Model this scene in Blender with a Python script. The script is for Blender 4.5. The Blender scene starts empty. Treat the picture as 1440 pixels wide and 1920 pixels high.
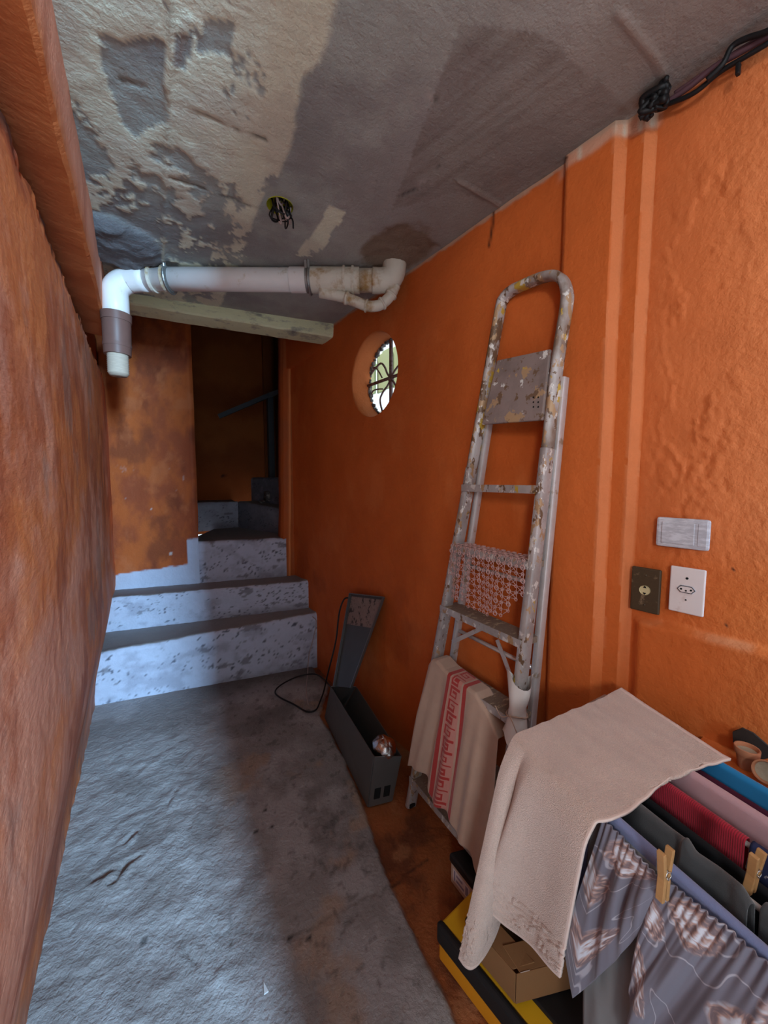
import bpy, math, random
import numpy as np
from mathutils import Vector

random.seed(7)
C = bpy.context.scene.collection
PI = math.pi

# ------------------------------------------------------------------ camera
CAM_H = 1.40
F_PX = 720.0
PITCH = math.radians(4.6055)
YAW = math.radians(32.0363)
cam_d = bpy.data.cameras.new('camera')
cam_d.sensor_fit = 'HORIZONTAL'
cam_d.sensor_width = 36.0
cam_d.lens = F_PX / 1440.0 * 36.0
cam_d.clip_start = 0.01
cam = bpy.data.objects.new('camera', cam_d)
C.objects.link(cam)
cam.location = (0, 0, CAM_H)
cam.rotation_euler = (PI / 2 - PITCH, 0, -YAW)
bpy.context.scene.camera = cam

# ------------------------------------------------------------------ light: daylight from the courtyard behind the camera
w = bpy.data.worlds.new('daylight')
bpy.context.scene.world = w
w.use_nodes = True
wn = w.node_tree
bg = wn.nodes['Background']
bg.inputs[0].default_value = (0.70, 0.87, 1.0, 1)
bg.inputs[1].default_value = 1.05


def area(name, loc, target, sx, sy, power, color):
    d = bpy.data.lights.new(name, 'AREA')
    d.shape = 'RECTANGLE'
    d.size, d.size_y = sx, sy
    d.energy = power
    d.color = color
    o = bpy.data.objects.new(name, d)
    C.objects.link(o)
    o.location = loc
    v = Vector(target) - Vector(loc)
    o.rotation_euler = v.to_track_quat('-Z', 'Y').to_euler()
    return o


area('sky_light_behind', (0.30, -3.4, 2.1), (-.05, 3.0, 0.5), 0.35, 1.0, 390, (0.40, 0.70, 1.0))
area('sky_light_left', (-2.1, -2.3, 2.3), (1.1, 1.0, 1.2), 0.4, 0.6, 34, (0.92, 0.96, 1.0))
sun_d = bpy.data.lights.new('sun', 'SUN'); sun_d.energy = 3.5; sun_d.angle = math.radians(1.0); sun_d.color = (1.0, .95, .88)
sun = bpy.data.objects.new('sun', sun_d); C.objects.link(sun)
sun.rotation_euler = Vector((.30, -.45, -.85)).to_track_quat('-Z', 'Y').to_euler()

vs = bpy.context.scene.view_settings
vs.view_transform = 'Standard'
vs.look = 'None'
vs.gamma = 1.0
vs.use_curve_mapping = False
vs.exposure = 0.62

# ------------------------------------------------------------------ helpers
_F = np.array([math.sin(YAW) * math.cos(PITCH), math.cos(YAW) * math.cos(PITCH), -math.sin(PITCH)])
_R = np.array([math.cos(YAW), -math.sin(YAW), 0.0])
_U = np.cross(_R, _F)
_O = np.array([0, 0, CAM_H])


def ray(x, y):
    return _F + _R * (x - 720) / F_PX - _U * (y - 960) / F_PX


def at_z(x, y, z):
    r = ray(x, y)
    return _O + r * (z - CAM_H) / r[2]


def at_plane(x, y, P, n):
    r = ray(x, y)
    n = np.array(n, float)
    return _O + r * (np.dot(np.array(P, float) - _O, n) / np.dot(r, n))


def srgb(r, g, b):
    f = lambda c: ((c / 255.0) / 12.92) if c <= 10 else (((c / 255.0) + 0.055) / 1.055) ** 2.4
    return np.array([f(r), f(g), f(b)])


class Noise:
    """lattice value noise on numpy arrays"""
    def __init__(s, seed):
        s.t = np.random.RandomState(seed).rand(256, 256)

    def v(s, x, y):
        xi = np.floor(x).astype(int); yi = np.floor(y).astype(int)
        fx = x - xi; fy = y - yi
        fx = fx * fx * (3 - 2 * fx); fy = fy * fy * (3 - 2 * fy)
        t = s.t
        a = t[xi % 256, yi % 256]; b = t[(xi + 1) % 256, yi % 256]
        c = t[xi % 256, (yi + 1) % 256]; d = t[(xi + 1) % 256, (yi + 1) % 256]
        return (a * (1 - fx) + b * fx) * (1 - fy) + (c * (1 - fx) + d * fx) * fy

    def f(s, x, y, o=4, g=0.5):
        r = 0; a = 1; n = 0
        for i in range(o):
            r = r + a * s.v(x * 2 ** i + 17.3 * i, y * 2 ** i + 9.1 * i)
            n += a; a *= g
        return r / n


def sstep(a, b, x):
    t = np.clip((x - a) / (b - a), 0, 1)
    return t * t * (3 - 2 * t)


def inpoly(x, y, poly):
    r = np.zeros(x.shape, bool)
    n = len(poly)
    j = n - 1
    for i in range(n):
        xi, yi = poly[i][0], poly[i][1]
        xj, yj = poly[j][0], poly[j][1]
        c = ((yi > y) != (yj > y)) & (x < (xj - xi) * (y - yi) / (yj - yi + 1e-12) + xi)
        r ^= c
        j = i
    return r


def segdist(x, y, a, b):
    dx, dy = b[0] - a[0], b[1] - a[1]
    t = np.clip(((x - a[0]) * dx + (y - a[1]) * dy) / (dx * dx + dy * dy + 1e-12), 0, 1)
    return np.hypot(x - a[0] - t * dx, y - a[1] - t * dy)


def polydist(x, y, pts):
    d = np.full(x.shape, 1e9)
    for a, b in zip(pts[:-1], pts[1:]):
        d = np.minimum(d, segdist(x, y, a, b))
    return d


def mix(c, d, m):
    return c * (1 - m[..., None]) + np.asarray(d) * m[..., None]


# ---- object bookkeeping
ORIGIN = {}


def origin_of(p):
    while p is not None:
        if p.name in ORIGIN:
            return ORIGIN[p.name]
        p = p.parent
    return np.zeros(3)


def thing(name, label, cat, loc, group=None):
    o = bpy.data.objects.new(name, None)
    o.empty_display_size = 0.05
    C.objects.link(o)
    o.location = tuple(loc)
    ORIGIN[o.name] = np.array(loc, float)
    o['label'] = label; o['category'] = cat
    if group:
        o['group'] = group
    return o


def tag(o, label, cat, group=None, kind=None):
    o['label'] = label; o['category'] = cat
    if group:
        o['group'] = group
    if kind:
        o['kind'] = kind
    return o


class MB:
    def __init__(s):
        s.v = []; s.f = []; s.m = []; s.c = []; s.n = 0

    def add(s, V, Fs, mat=0, col=None):
        V = np.asarray(V, float)
        s.v.append(V)
        off = s.n
        s.f += [tuple(i + off for i in f) for f in Fs]
        s.m += [mat] * len(Fs) if not hasattr(mat, '__len__') else list(mat)
        s.c.append(np.tile(np.array([1, 1, 1.0]), (len(V), 1)) if col is None else np.broadcast_to(np.asarray(col, float), (len(V), 3)))
        s.n += len(V)
        return s

    def box(s, cx, cy, cz, sx, sy, sz, rz=0.0, mat=0, M=None):
        V = np.array([[x, y, z] for x in (-.5, .5) for y in (-.5, .5) for z in (-.5, .5)]) * [sx, sy, sz]
        if M is not None:
            V = V @ np.asarray(M, float).T
        elif rz:
            c, q = math.cos(rz), math.sin(rz)
            V = V @ np.array([[c, q, 0], [-q, c, 0], [0, 0, 1]])
        V = V + [cx, cy, cz]
        return s.add(V, [(0, 1, 3, 2), (4, 6, 7, 5), (0, 4, 5, 1), (2, 3, 7, 6), (0, 2, 6, 4), (1, 5, 7, 3)], mat)

    def hexa(s, b, t, mat=0):
        """b, t: four corners each, counter-clockwise from above"""
        V = list(b) + list(t)
        return s.add(V, [(3, 2, 1, 0), (4, 5, 6, 7), (0, 1, 5, 4), (1, 2, 6, 5), (2, 3, 7, 6), (3, 0, 4, 7)], mat)

    def sweep(s, pts, prof, up=None, cap=True, mat=0, scale=None, closed=False):
        """prof: list of (a, b) offsets in the frame (side, up)"""
        P = np.asarray(pts, float)
        n = len(P); k = len(prof)
        T = np.gradient(P, axis=0)
        if closed:
            T = (np.roll(P, -1, 0) - np.roll(P, 1, 0))
        T /= np.linalg.norm(T, axis=1)[:, None] + 1e-12
        u = np.array(up if up is not None else (0, 0, 1.0), float)
        if up is None and abs(T[0] @ u) > .9:
            u = np.array([1.0, 0, 0])
        V = []
        for i in range(n):
            if up is not None:
                u0 = np.array(up, float)
                u = u0 - T[i] * (u0 @ T[i])
            else:
                u = u - T[i] * (u @ T[i])
            u = u / (np.linalg.norm(u) + 1e-12)
            sd = np.cross(T[i], u)
            sc = 1 if scale is None else scale[i]
            for a, b in prof:
                V.append(P[i] + (sd * a + u * b) * sc)
        Fs = []
        for i in range(n - 1 if not closed else n):
            i2 = (i + 1) % n
            for j in range(k):
                j2 = (j + 1) % k
                Fs.append((i * k + j, i * k + j2, i2 * k + j2, i2 * k + j))
        if cap and not closed:
            Fs.append(tuple(range(k))[::-1])
            Fs.append(tuple((n - 1) * k + j for j in range(k)))
        return s.add(V, Fs, mat)

    def tube(s, pts, r, seg=10, **kw):
        prof = [(r * math.cos(2 * PI * j / seg), r * math.sin(2 * PI * j / seg)) for j in range(seg)]
        return s.sweep(pts, prof, **kw)

    def lathe(s, prof, c, seg=24, mat=0, M=None):
        V = []; k = len(prof)
        for i in range(seg):
            a = 2 * PI * i / seg
            for r, z in prof:
                V.append([r * math.cos(a), r * math.sin(a), z])
        V = np.array(V)
        if M is not None:
            V = V @ np.asarray(M, float).T
        V = V + np.asarray(c)
        Fs = []
        for i in range(seg):
            i2 = (i + 1) % seg
            for j in range(k - 1):
                Fs.append((i * k + j, i2 * k + j, i2 * k + j + 1, i * k + j + 1))
        return s.add(V, Fs, mat)

    def grid(s, P, col=None, flip=False, mat=0, keep=None, wrap=False):
        """P: array (n, m, 3)"""
        n, m = P.shape[:2]
        I = np.arange(n * m).reshape(n, m)
        a, b, c, d = I[:-1, :-1], I[1:, :-1], I[1:, 1:], I[:-1, 1:]
        Q = np.stack([a, b, c, d] if not flip else [a, d, c, b], -1).reshape(-1, 4)
        if keep is not None:
            kk = keep.reshape(-1)
            sel = kk[Q].any(1)
            Q = Q[sel]
        mt = mat
        s.add(P.reshape(-1, 3), [tuple(q) for q in Q.tolist()], mt, None if col is None else col.reshape(-1, 3))
        return s

    def build(s, name, mats, parent=None, smooth=False, bevel=0, bseg=2, sub=0, solid=0, angle=None, kind=None, col=None):
        org = origin_of(parent) if parent is not None else np.zeros(3)
        V = np.concatenate(s.v) - org
        me = bpy.data.meshes.new(name)
        me.from_pydata(V.tolist(), [], s.f)
        if not isinstance(mats, (list, tuple)):
            mats = [mats]
        for m in mats:
            me.materials.append(m)
        me.polygons.foreach_set('material_index', s.m)
        ca = me.color_attributes.new('Col', 'FLOAT_COLOR', 'POINT')
        cc = np.concatenate(s.c)
        if col is not None:
            cc = np.tile(np.asarray(col, float), (len(cc), 1))
        ca.data.foreach_set('color', np.concatenate([cc, np.ones((len(cc), 1))], 1).astype(np.float32).ravel())
        me.polygons.foreach_set('use_smooth', [smooth or angle is not None] * len(me.polygons))
        me.update()
        if angle is not None:
            me.set_sharp_from_angle(angle=math.radians(angle))
        o = bpy.data.objects.new(name, me)
        C.objects.link(o)
        if parent is not None:
            o.parent = parent
        else:
            ORIGIN[o.name] = np.zeros(3)
        if solid:
            md = o.modifiers.new('thickness', 'SOLIDIFY'); md.thickness = solid; md.offset = 0
        if bevel:
            md = o.modifiers.new('bevel', 'BEVEL'); md.width = bevel; md.segments = bseg; md.limit_method = 'ANGLE'
        if sub:
            md = o.modifiers.new('smooth', 'SUBSURF'); md.levels = sub; md.render_levels = sub
        if kind:
            o['kind'] = kind
        return o


def arc(c, r, a0, a1, n, ex, ey):
    c = np.asarray(c, float); ex = np.asarray(ex, float); ey = np.asarray(ey, float)
    return [c + ex * r * math.cos(a) + ey * r * math.sin(a) for a in np.linspace(a0, a1, n)]


def smooth_path(pts, n=40):
    P = np.asarray(pts, float)
    m = len(P)
    Q = np.vstack([2 * P[0] - P[1], P, 2 * P[-1] - P[-2]])
    out = []
    for t in np.linspace(0, m - 1 - 1e-6, n):
        i = int(t); u = t - i
        a, b, c, d = Q[i], Q[i + 1], Q[i + 2], Q[i + 3]
        out.append(0.5 * (2 * b + (c - a) * u + (2 * a - 5 * b + 4 * c - d) * u * u + (3 * b - a - 3 * c + d) * u ** 3))
    return np.array(out)


# ------------------------------------------------------------------ materials
def mat(name, base=(.5, .5, .5), rough=.8, metal=0.0, attr=False, vary=.0, vscale=8.0, bump=0.0, bscale=60.0,
        bdet=6, base2=None, thr=None, sheen=0.0, trans=None, spec=.3, stretch=(1, 1, 1), bump2=0.0, bscale2=8.0, fine=0.0):
    m = bpy.data.materials.new(name)
    m.use_nodes = True
    nt = m.node_tree; N = nt.nodes; L = nt.links
    p = N['Principled BSDF']
    p.inputs['Roughness'].default_value = rough
    p.inputs['Metallic'].default_value = metal
    p.inputs['Specular IOR Level'].default_value = spec
    if sheen:
        p.inputs['Sheen Weight'].default_value = sheen
        p.inputs['Sheen Roughness'].default_value = .5
    tc = N.new('ShaderNodeTexCoord')
    mp = N.new('ShaderNodeMapping'); mp.inputs['Scale'].default_value = stretch
    L.new(tc.outputs['Object'], mp.inputs[0])
    co = mp.outputs[0]

    def noise(scale, det=6, rg=.6):
        n = N.new('ShaderNodeTexNoise'); n.inputs['Scale'].default_value = scale
        n.inputs['Detail'].default_value = det; n.inputs['Roughness'].default_value = rg
        L.new(co, n.inputs['Vector'])
        return n.outputs['Fac']

    def math_(op, a, b):
        q = N.new('ShaderNodeMath'); q.operation = op
        for i, t in enumerate((a, b)):
            if isinstance(t, (int, float)):
                q.inputs[i].default_value = t
            else:
                L.new(t, q.inputs[i])
        return q.outputs[0]

    if attr:
        at = N.new('ShaderNodeAttribute'); at.attribute_name = 'Col'
        col = at.outputs['Color']
    else:
        rgb = N.new('ShaderNodeRGB'); rgb.outputs[0].default_value = (*[float(t) for t in base], 1)
        col = rgb.outputs[0]
    if base2 is not None:
        mx = N.new('ShaderNodeMix'); mx.data_type = 'RGBA'
        r = N.new('ShaderNodeValToRGB')
        lo, hi = thr or (.45, .6)
        r.color_ramp.elements[0].position = lo; r.color_ramp.elements[1].position = hi
        L.new(noise(vscale, 8, .65), r.inputs[0])
        L.new(r.outputs[0], mx.inputs[0])
        L.new(col, mx.inputs[6]); mx.inputs[7].default_value = (*[float(t) for t in base2], 1)
        col = mx.outputs[2]
    if vary:
        k = math_('ADD', math_('MULTIPLY', noise(vscale * (1 if base2 is None else 2.3), 8, .65), 2 * vary), 1 - vary)
        if fine:
            k = math_('MULTIPLY', k, math_('ADD', math_('MULTIPLY', noise(vscale * 30, 3, .6), 2 * fine), 1 - fine))
        vm = N.new('ShaderNodeVectorMath'); vm.operation = 'SCALE'
        L.new(col, vm.inputs[0]); L.new(k, vm.inputs['Scale'])
        col = vm.outputs[0]
    L.new(col, p.inputs['Base Color'])
    if bump:
        bm = N.new('ShaderNodeBump'); bm.inputs['Strength'].default_value = 1.0
        bm.inputs['Distance'].default_value = bump
        L.new(noise(bscale, bdet, .6), bm.inputs['Height'])
        last = bm
        if bump2:
            b2 = N.new('ShaderNodeBump'); b2.inputs['Distance'].default_value = bump2
            L.new(noise(bscale2, 4, .5), b2.inputs['Height'])
            L.new(b2.outputs[0], bm.inputs['Normal'])
        L.new(bm.outputs[0], p.inputs['Normal'])
    if trans is not None:
        p.inputs['Transmission Weight'].default_value = trans
    return m


ORANGE = np.array([.56, .118, .020])
M = {}
M['plaster'] = mat('painted_plaster', attr=True, rough=.75, vary=.16, vscale=7, bump=.003, bscale=60, fine=.05, bump2=.006, bscale2=5)
M['leftwall'] = mat('worn_plaster', attr=True, rough=.7, vary=.14, vscale=9, bump=.003, bscale=70, fine=.09, bump2=.004, bscale2=6, stretch=(1, .4, 1))
M['concrete'] = mat('raw_concrete', attr=True, rough=.9, vary=.2, vscale=12, bump=.004, bscale=90, fine=.12, bump2=.006, bscale2=14)
M['floor'] = mat('cement_floor', attr=True, rough=.8, vary=.18, vscale=10, bump=.006, bscale=75, fine=.14, bump2=.006, bscale2=18)
M['step'] = mat('limewashed_step', attr=True, rough=.85, vary=.14, vscale=14, bump=.004, bscale=50, fine=.10)
M['lintel'] = mat('flaking_pale_green', base=(.74, .76, .50), base2=(.26, .26, .22), thr=(.54, .70), vscale=9, rough=.8, bump=.003, bscale=40, vary=.1, stretch=(1, 1, 2.5))
M['pvc'] = mat('stained_white_pvc', base=(.74, .70, .68), base2=(.42, .30, .16), thr=(.62, .72), vscale=7, rough=.4, vary=.06, bump=.0004, bscale=90, spec=.4)
M['pvc_old'] = mat('dirty_white_pvc', base=(.62, .57, .48), base2=(.36, .22, .09), thr=(.50, .66), vscale=11, rough=.5, vary=.1, bump=.0006, bscale=80)
M['pvc_brown'] = mat('brown_pipe', base=(.15, .075, .06), rough=.45, vary=.15, vscale=12, base2=(.3, .18, .15), thr=(.60, .72))
M['pvc_end'] = mat('pale_pipe_end', base=(.45, .36, .28), rough=.7, vary=.3, vscale=40, stretch=(1, 1, 5))
M['steel_strap'] = mat('galvanised_strap', base=(.30, .30, .29), rough=.4, metal=.7, vary=.2, vscale=20)
def splatter(name, base, dark, layers, scale, rough=.45, metal=.2, stretch=(1, 1, .6)):
    """grey metal with separate layers of thrown paint: (colour, threshold, scale)"""
    m = bpy.data.materials.new(name); m.use_nodes = True
    nt = m.node_tree; N = nt.nodes; L = nt.links
    p = N['Principled BSDF']; p.inputs['Roughness'].default_value = rough; p.inputs['Metallic'].default_value = metal
    tc = N.new('ShaderNodeTexCoord')

    def layer(sc, ofs, lo, hi, a, b):
        mp = N.new('ShaderNodeMapping'); mp.inputs['Scale'].default_value = stretch; mp.inputs['Location'].default_value = (ofs, ofs * 1.7, ofs * .6)
        L.new(tc.outputs['Object'], mp.inputs[0])
        nz = N.new('ShaderNodeTexNoise'); nz.inputs['Scale'].default_value = sc; nz.inputs['Detail'].default_value = 5; nz.inputs['Roughness'].default_value = .6
        L.new(mp.outputs[0], nz.inputs['Vector'])
        mr = N.new('ShaderNodeMapRange'); mr.inputs[1].default_value = lo; mr.inputs[2].default_value = hi
        L.new(nz.outputs['Fac'], mr.inputs[0])
        mx = N.new('ShaderNodeMix'); mx.data_type = 'RGBA'
        L.new(mr.outputs[0], mx.inputs[0])
        if isinstance(a, tuple):
            mx.inputs[6].default_value = (*a, 1)
        else:
            L.new(a, mx.inputs[6])
        mx.inputs[7].default_value = (*b, 1)
        return mx.outputs[2], nz.outputs['Fac']
    c, h = layer(scale * .5, 0.0, .40, .62, base, dark)
    for k, (cl, th, sc) in enumerate(layers):
        c, h = layer(scale * sc, 3.1 * k + 1.3, th, th + .02, c, cl)
    L.new(c, p.inputs['Base Color'])
    b = N.new('ShaderNodeBump'); b.inputs['Distance'].default_value = .0015; L.new(h, b.inputs['Height']); L.new(b.outputs[0], p.inputs['Normal'])
    return m


G1, G2 = (.47, .425, .41), (.32, .28, .265)
WT, BR, YE, OC = (.68, .64, .60), (.16, .09, .05), (.55, .36, .05), (.42, .26, .14)
M['alu'] = splatter('paint_splashed_aluminium', G1, G2, [(OC, .575, 1.4), (BR, .60, 1.8), (WT, .595, 2.4), (YE, .66, 1.6)], 20, metal=.35)
M['alu_top'] = splatter('paint_crusted_aluminium', G1, (.22, .15, .11), [(BR, .54, 1.2), (OC, .55, 1.5), (YE, .58, 1.0), (WT, .60, 2.0)], 20, rough=.5, metal=.1)
M['platform'] = splatter('paint_splashed_platform', (.27, .20, .18), (.19, .14, .125), [(OC, .58, .9), (BR, .58, 1.6), (WT, .64, 1.4), (YE, .66, 1.2)], 17, rough=.75, metal=0, stretch=(1, 1, 1))
M['alu_clean'] = mat('bare_aluminium', base=(.58, .55, .54), rough=.35, metal=.5, vary=.2, vscale=15, base2=(.36, .28, .2), thr=(.6, .66))
M['tread'] = mat('paint_splashed_wood_tread', base=(.20, .14, .105), base2=(.42, .33, .22), thr=(.54, .62), vscale=26, rough=.8, vary=.3, bump=.001, bscale=90, stretch=(1, 2.5, 1))
M['doily'] = mat('clear_plastic_rings', base=(.62, .36, .32), rough=.3, trans=.3)
M['rag'] = mat('undyed_cotton', base=(.45, .30, .225), rough=.95, vary=.16, vscale=16, bump=.0005, bscale=500, sheen=.2)
M['rag_red'] = mat('red_woven_cotton', base=(.38, .035, .03), rough=.95, vary=.25, vscale=120, sheen=.2)
M['rag_pink'] = mat('pink_woven_cotton', base=(.50, .22, .18), rough=.95, vary=.1, vscale=120)
M['plastic_bag'] = mat('thin_clear_plastic', base=(.74, .69, .65), rough=.3)
M['steel'] = mat('stainless_sheet', base=(.17, .17, .165), rough=.35, metal=.65, vary=.12, vscale=9)
M['steel_in'] = mat('stainless_sheet_inside', base=(.09, .088, .085), rough=.45, metal=.5, vary=.2, vscale=9)
M['rusty'] = mat('rusty_patch', base=(.24, .17, .15), base2=(.05, .04, .04), thr=(.54, .62), vscale=28, rough=.8, vary=.3)
M['slot'] = mat('dark_slot', base=(.006, .006, .006), rough=.9)
M['ball'] = mat('crumpled_silver', base=(.72, .68, .65), rough=.18, metal=1.0, bump=.008, bscale=22, vary=.1)
M['black_rubber'] = mat('black_rubber', base=(.010, .010, .011), rough=.5)
M['black_plastic'] = mat('black_plastic', base=(.012, .012, .013), rough=.45, vary=.2, vscale=8)
M['yellow_plastic'] = mat('yellow_plastic', base=(.66, .36, .012), rough=.5, vary=.08, vscale=8)
M['orange_plastic'] = mat('amber_plastic', base=(.60, .24, .012), rough=.5, vary=.08, vscale=8)
M['cardboard'] = mat('brown_cardboard', base=(.22, .105, .042), rough=.9, vary=.1, vscale=12, bump=.0004, bscale=120)
M['beige_box'] = mat('pale_cardboard', base=(.44, .32, .25), rough=.85, vary=.1, vscale=14)
M['label'] = mat('paper_label', base=(.62, .55, .56), rough=.7)
M['label_ink'] = mat('label_ink', base=(.26, .22, .30), rough=.7)
M['terry'] = mat('beige_terry', base=(.72, .52, .43), rough=1.0, vary=.12, vscale=14, bump=.004, bscale=560, bdet=2, sheen=.5, fine=.4)
M['terry_hem'] = mat('beige_woven_hem', base=(.72, .55, .48), rough=.9, vary=.05, vscale=60, bump=.0006, bscale=600, sheen=.2)
M['lav'] = mat('lavender_cloth', base=(.18, .21, .37), rough=.9, vary=.08, vscale=20, bump=.0005, bscale=600, sheen=.3)
M['greycloth'] = mat('grey_jersey', base=(.055, .056, .058), rough=.95, vary=.1, vscale=20, bump=.0006, bscale=500, sheen=.3)
M['blackcloth'] = mat('black_cloth', base=(.006, .0065, .008), rough=.95, vary=.15, vscale=20)
M['redcloth'] = mat('red_ribbed_knit', base=(.36, .012, .03), rough=.9, vary=.1, vscale=30, sheen=.2)
M['pinkcloth'] = mat('dusty_pink_cloth', base=(.50, .30, .32), rough=.95, vary=.08, vscale=25, bump=.0006, bscale=500, sheen=.3)
M['plumcloth'] = mat('dark_plum_cloth', base=(.055, .006, .022), rough=.95, vary=.15, vscale=25)
M['bluecloth'] = mat('bright_blue_cloth', base=(.012, .19, .42), rough=.85, vary=.08, vscale=25, sheen=.2)
M['navyprint'] = mat('navy_print_cloth', base=(.02, .025, .07), base2=(.55, .50, .45), thr=(.60, .62), vscale=22, rough=.9, vary=.1)
M['khaki'] = mat('faded_grey_cloth', base=(.20, .19, .19), rough=.95, vary=.1, vscale=20)
M['rack'] = mat('grey_enamel_tube', base=(.40, .36, .34), rough=.4, vary=.08)
M['pegwood'] = mat('pine_peg', base=(.42, .22, .085), rough=.7, vary=.2, vscale=30, stretch=(1, 1, 6))
M['wire'] = mat('spring_wire', base=(.6, .6, .6), rough=.3, metal=1)
M['terracotta'] = mat('terracotta', base=(.50, .20, .10), rough=.85, vary=.15, vscale=30, base2=(.62, .40, .28), thr=(.6, .7))
M['soil'] = mat('pale_dry_soil', base=(.42, .34, .24), rough=1, vary=.3, vscale=60, bump=.002, bscale=150)
M['switch_grey'] = mat('paint_smeared_plate', base=(.44, .42, .46), base2=(.60, .58, .62), thr=(.45, .6), vscale=30, rough=.45, vary=.15, stretch=(1, 1, 4))
M['plate_dark'] = mat('dark_bakelite_plate', base=(.060, .036, .018), base2=(.18, .12, .07), thr=(.58, .66), vscale=50, rough=.5, vary=.2)
M['socket_cream'] = mat('cream_socket', base=(.55, .45, .25), rough=.5)
M['plate_white'] = mat('white_wall_plate', base=(.72, .62, .60), base2=(.55, .42, .38), thr=(.62, .75), vscale=20, rough=.4, vary=.05)
M['hole'] = mat('black_hole', base=(.005, .005, .005), rough=1)
M['yellow_box'] = mat('yellow_electrical_box', base=(.46, .43, .02), rough=.5, vary=.2, vscale=40)
M['wire_black'] = mat('black_insulation', base=(.008, .008, .009), rough=.5)
M['wire_pale'] = mat('pale_insulation', base=(.42, .32, .30), rough=.6)
M['cable_violet'] = mat('painted_violet_cable', base=(.10, .045, .055), rough=.6, vary=.2, vscale=20)
M['iron'] = mat('rusty_wrought_iron', base=(.20, .13, .125), base2=(.10, .05, .035), thr=(.5, .6), vscale=40, rough=.7, vary=.2)
M['darkiron'] = mat('dark_painted_iron', base=(.055, .065, .075), rough=.5, vary=.1)
M['rough_edge'] = mat('broken_mortar', base=(.10, .09, .085), base2=(.34, .30, .27), thr=(.5, .58), vscale=30, rough=.95, bump=.006, bscale=60, vary=.2)
M['green_wall'] = mat('pale_green_boards', base=(.50, .62, .36), rough=.8, vary=.1, vscale=5)
M['white_wall'] = mat('white_render', base=(.75, .8, .82), rough=.85, vary=.05)
M['ground'] = mat('courtyard_cement', base=(.60, .58, .55), rough=.9, vary=.15, vscale=3)
M['fluff'] = mat('white_fluff', base=(.7, .7, .7), rough=.9)
M['glass'] = mat('window_glass', base=(.95, .98, 1), rough=.05, trans=1.0)

# floral print: mauve grey ground with pale, ringed roses
m = bpy.data.materials.new('rose_print_cotton'); m.use_nodes = True
nt = m.node_tree; N = nt.nodes; L = nt.links
p = N['Principled BSDF']; p.inputs['Roughness'].default_value = .8
p.inputs['Sheen Weight'].default_value = .15
tc = N.new('ShaderNodeTexCoord')
nz = N.new('ShaderNodeTexNoise'); nz.inputs['Scale'].default_value = 24; nz.inputs['Detail'].default_value = 3
L.new(tc.outputs['UV'], nz.inputs['Vector'])
vm = N.new('ShaderNodeVectorMath'); vm.operation = 'MULTIPLY_ADD'
L.new(nz.outputs['Color'], vm.inputs[0]); vm.inputs[1].default_value = (.030, .030, 0)
L.new(tc.outputs['UV'], vm.inputs[2])
vo = N.new('ShaderNodeTexVoronoi'); vo.inputs['Scale'].default_value = 8.5; vo.voronoi_dimensions = '2D'
vo.inputs['Randomness'].default_value = .75
L.new(vm.outputs[0], vo.inputs['Vector'])
mask = N.new('ShaderNodeMapRange'); mask.inputs[1].default_value = .36; mask.inputs[2].default_value = .30
L.new(vo.outputs['Distance'], mask.inputs[0])
pet = N.new('ShaderNodeTexNoise'); pet.inputs['Scale'].default_value = 30; pet.inputs['Detail'].default_value = 2; pet.inputs['Distortion'].default_value = 2.5
L.new(tc.outputs['UV'], pet.inputs['Vector'])
sn = N.new('ShaderNodeMath'); sn.operation = 'MULTIPLY_ADD'; sn.inputs[1].default_value = 24
L.new(vo.outputs['Distance'], sn.inputs[0])
p5 = N.new('ShaderNodeMath'); p5.operation = 'MULTIPLY'; p5.inputs[1].default_value = 9
L.new(pet.outputs['Fac'], p5.inputs[0]); L.new(p5.outputs[0], sn.inputs[2])
si = N.new('ShaderNodeMath'); si.operation = 'SINE'; L.new(sn.outputs[0], si.inputs[0])
rp = N.new('ShaderNodeValToRGB')
cr = rp.color_ramp
cr.elements[0].position = 0.0; cr.elements[0].color = (.16, .11, .12, 1)
cr.elements[1].position = 1.0; cr.elements[1].color = (.56, .56, .62, 1)
e = cr.elements.new(.35); e.color = (.40, .24, .20, 1)
e = cr.elements.new(.62); e.color = (.44, .34, .34, 1)
mr = N.new('ShaderNodeMapRange'); mr.inputs[1].default_value = -1; mr.inputs[2].default_value = 1
L.new(si.outputs[0], mr.inputs[0]); L.new(mr.outputs[0], rp.inputs[0])
# thin pale stems
ws = N.new('ShaderNodeTexNoise'); ws.inputs['Scale'].default_value = 11; ws.inputs['Detail'].default_value = 1
L.new(tc.outputs['UV'], ws.inputs['Vector'])
ab = N.new('ShaderNodeMath'); ab.operation = 'SUBTRACT'; ab.inputs[1].default_value = .5; L.new(ws.outputs['Fac'], ab.inputs[0])
aa = N.new('ShaderNodeMath'); aa.operation = 'ABSOLUTE'; L.new(ab.outputs[0], aa.inputs[0])
st = N.new('ShaderNodeMapRange'); st.inputs[1].default_value = .010; st.inputs[2].default_value = .004; st.inputs[4].default_value = .55
L.new(aa.outputs[0], st.inputs[0])
m1 = N.new('ShaderNodeMix'); m1.data_type = 'RGBA'
m1.inputs[6].default_value = (.15, .135, .17, 1); m1.inputs[7].default_value = (.50, .46, .5, 1)
L.new(st.outputs[0], m1.inputs[0])
m2 = N.new('ShaderNodeMix'); m2.data_type = 'RGBA'
L.new(mask.outputs[0], m2.inputs[0]); L.new(m1.outputs[2], m2.inputs[6]); L.new(rp.outputs[0], m2.inputs[7])
L.new(m2.outputs[2], p.inputs['Base Color'])
M['floral'] = m

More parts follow.
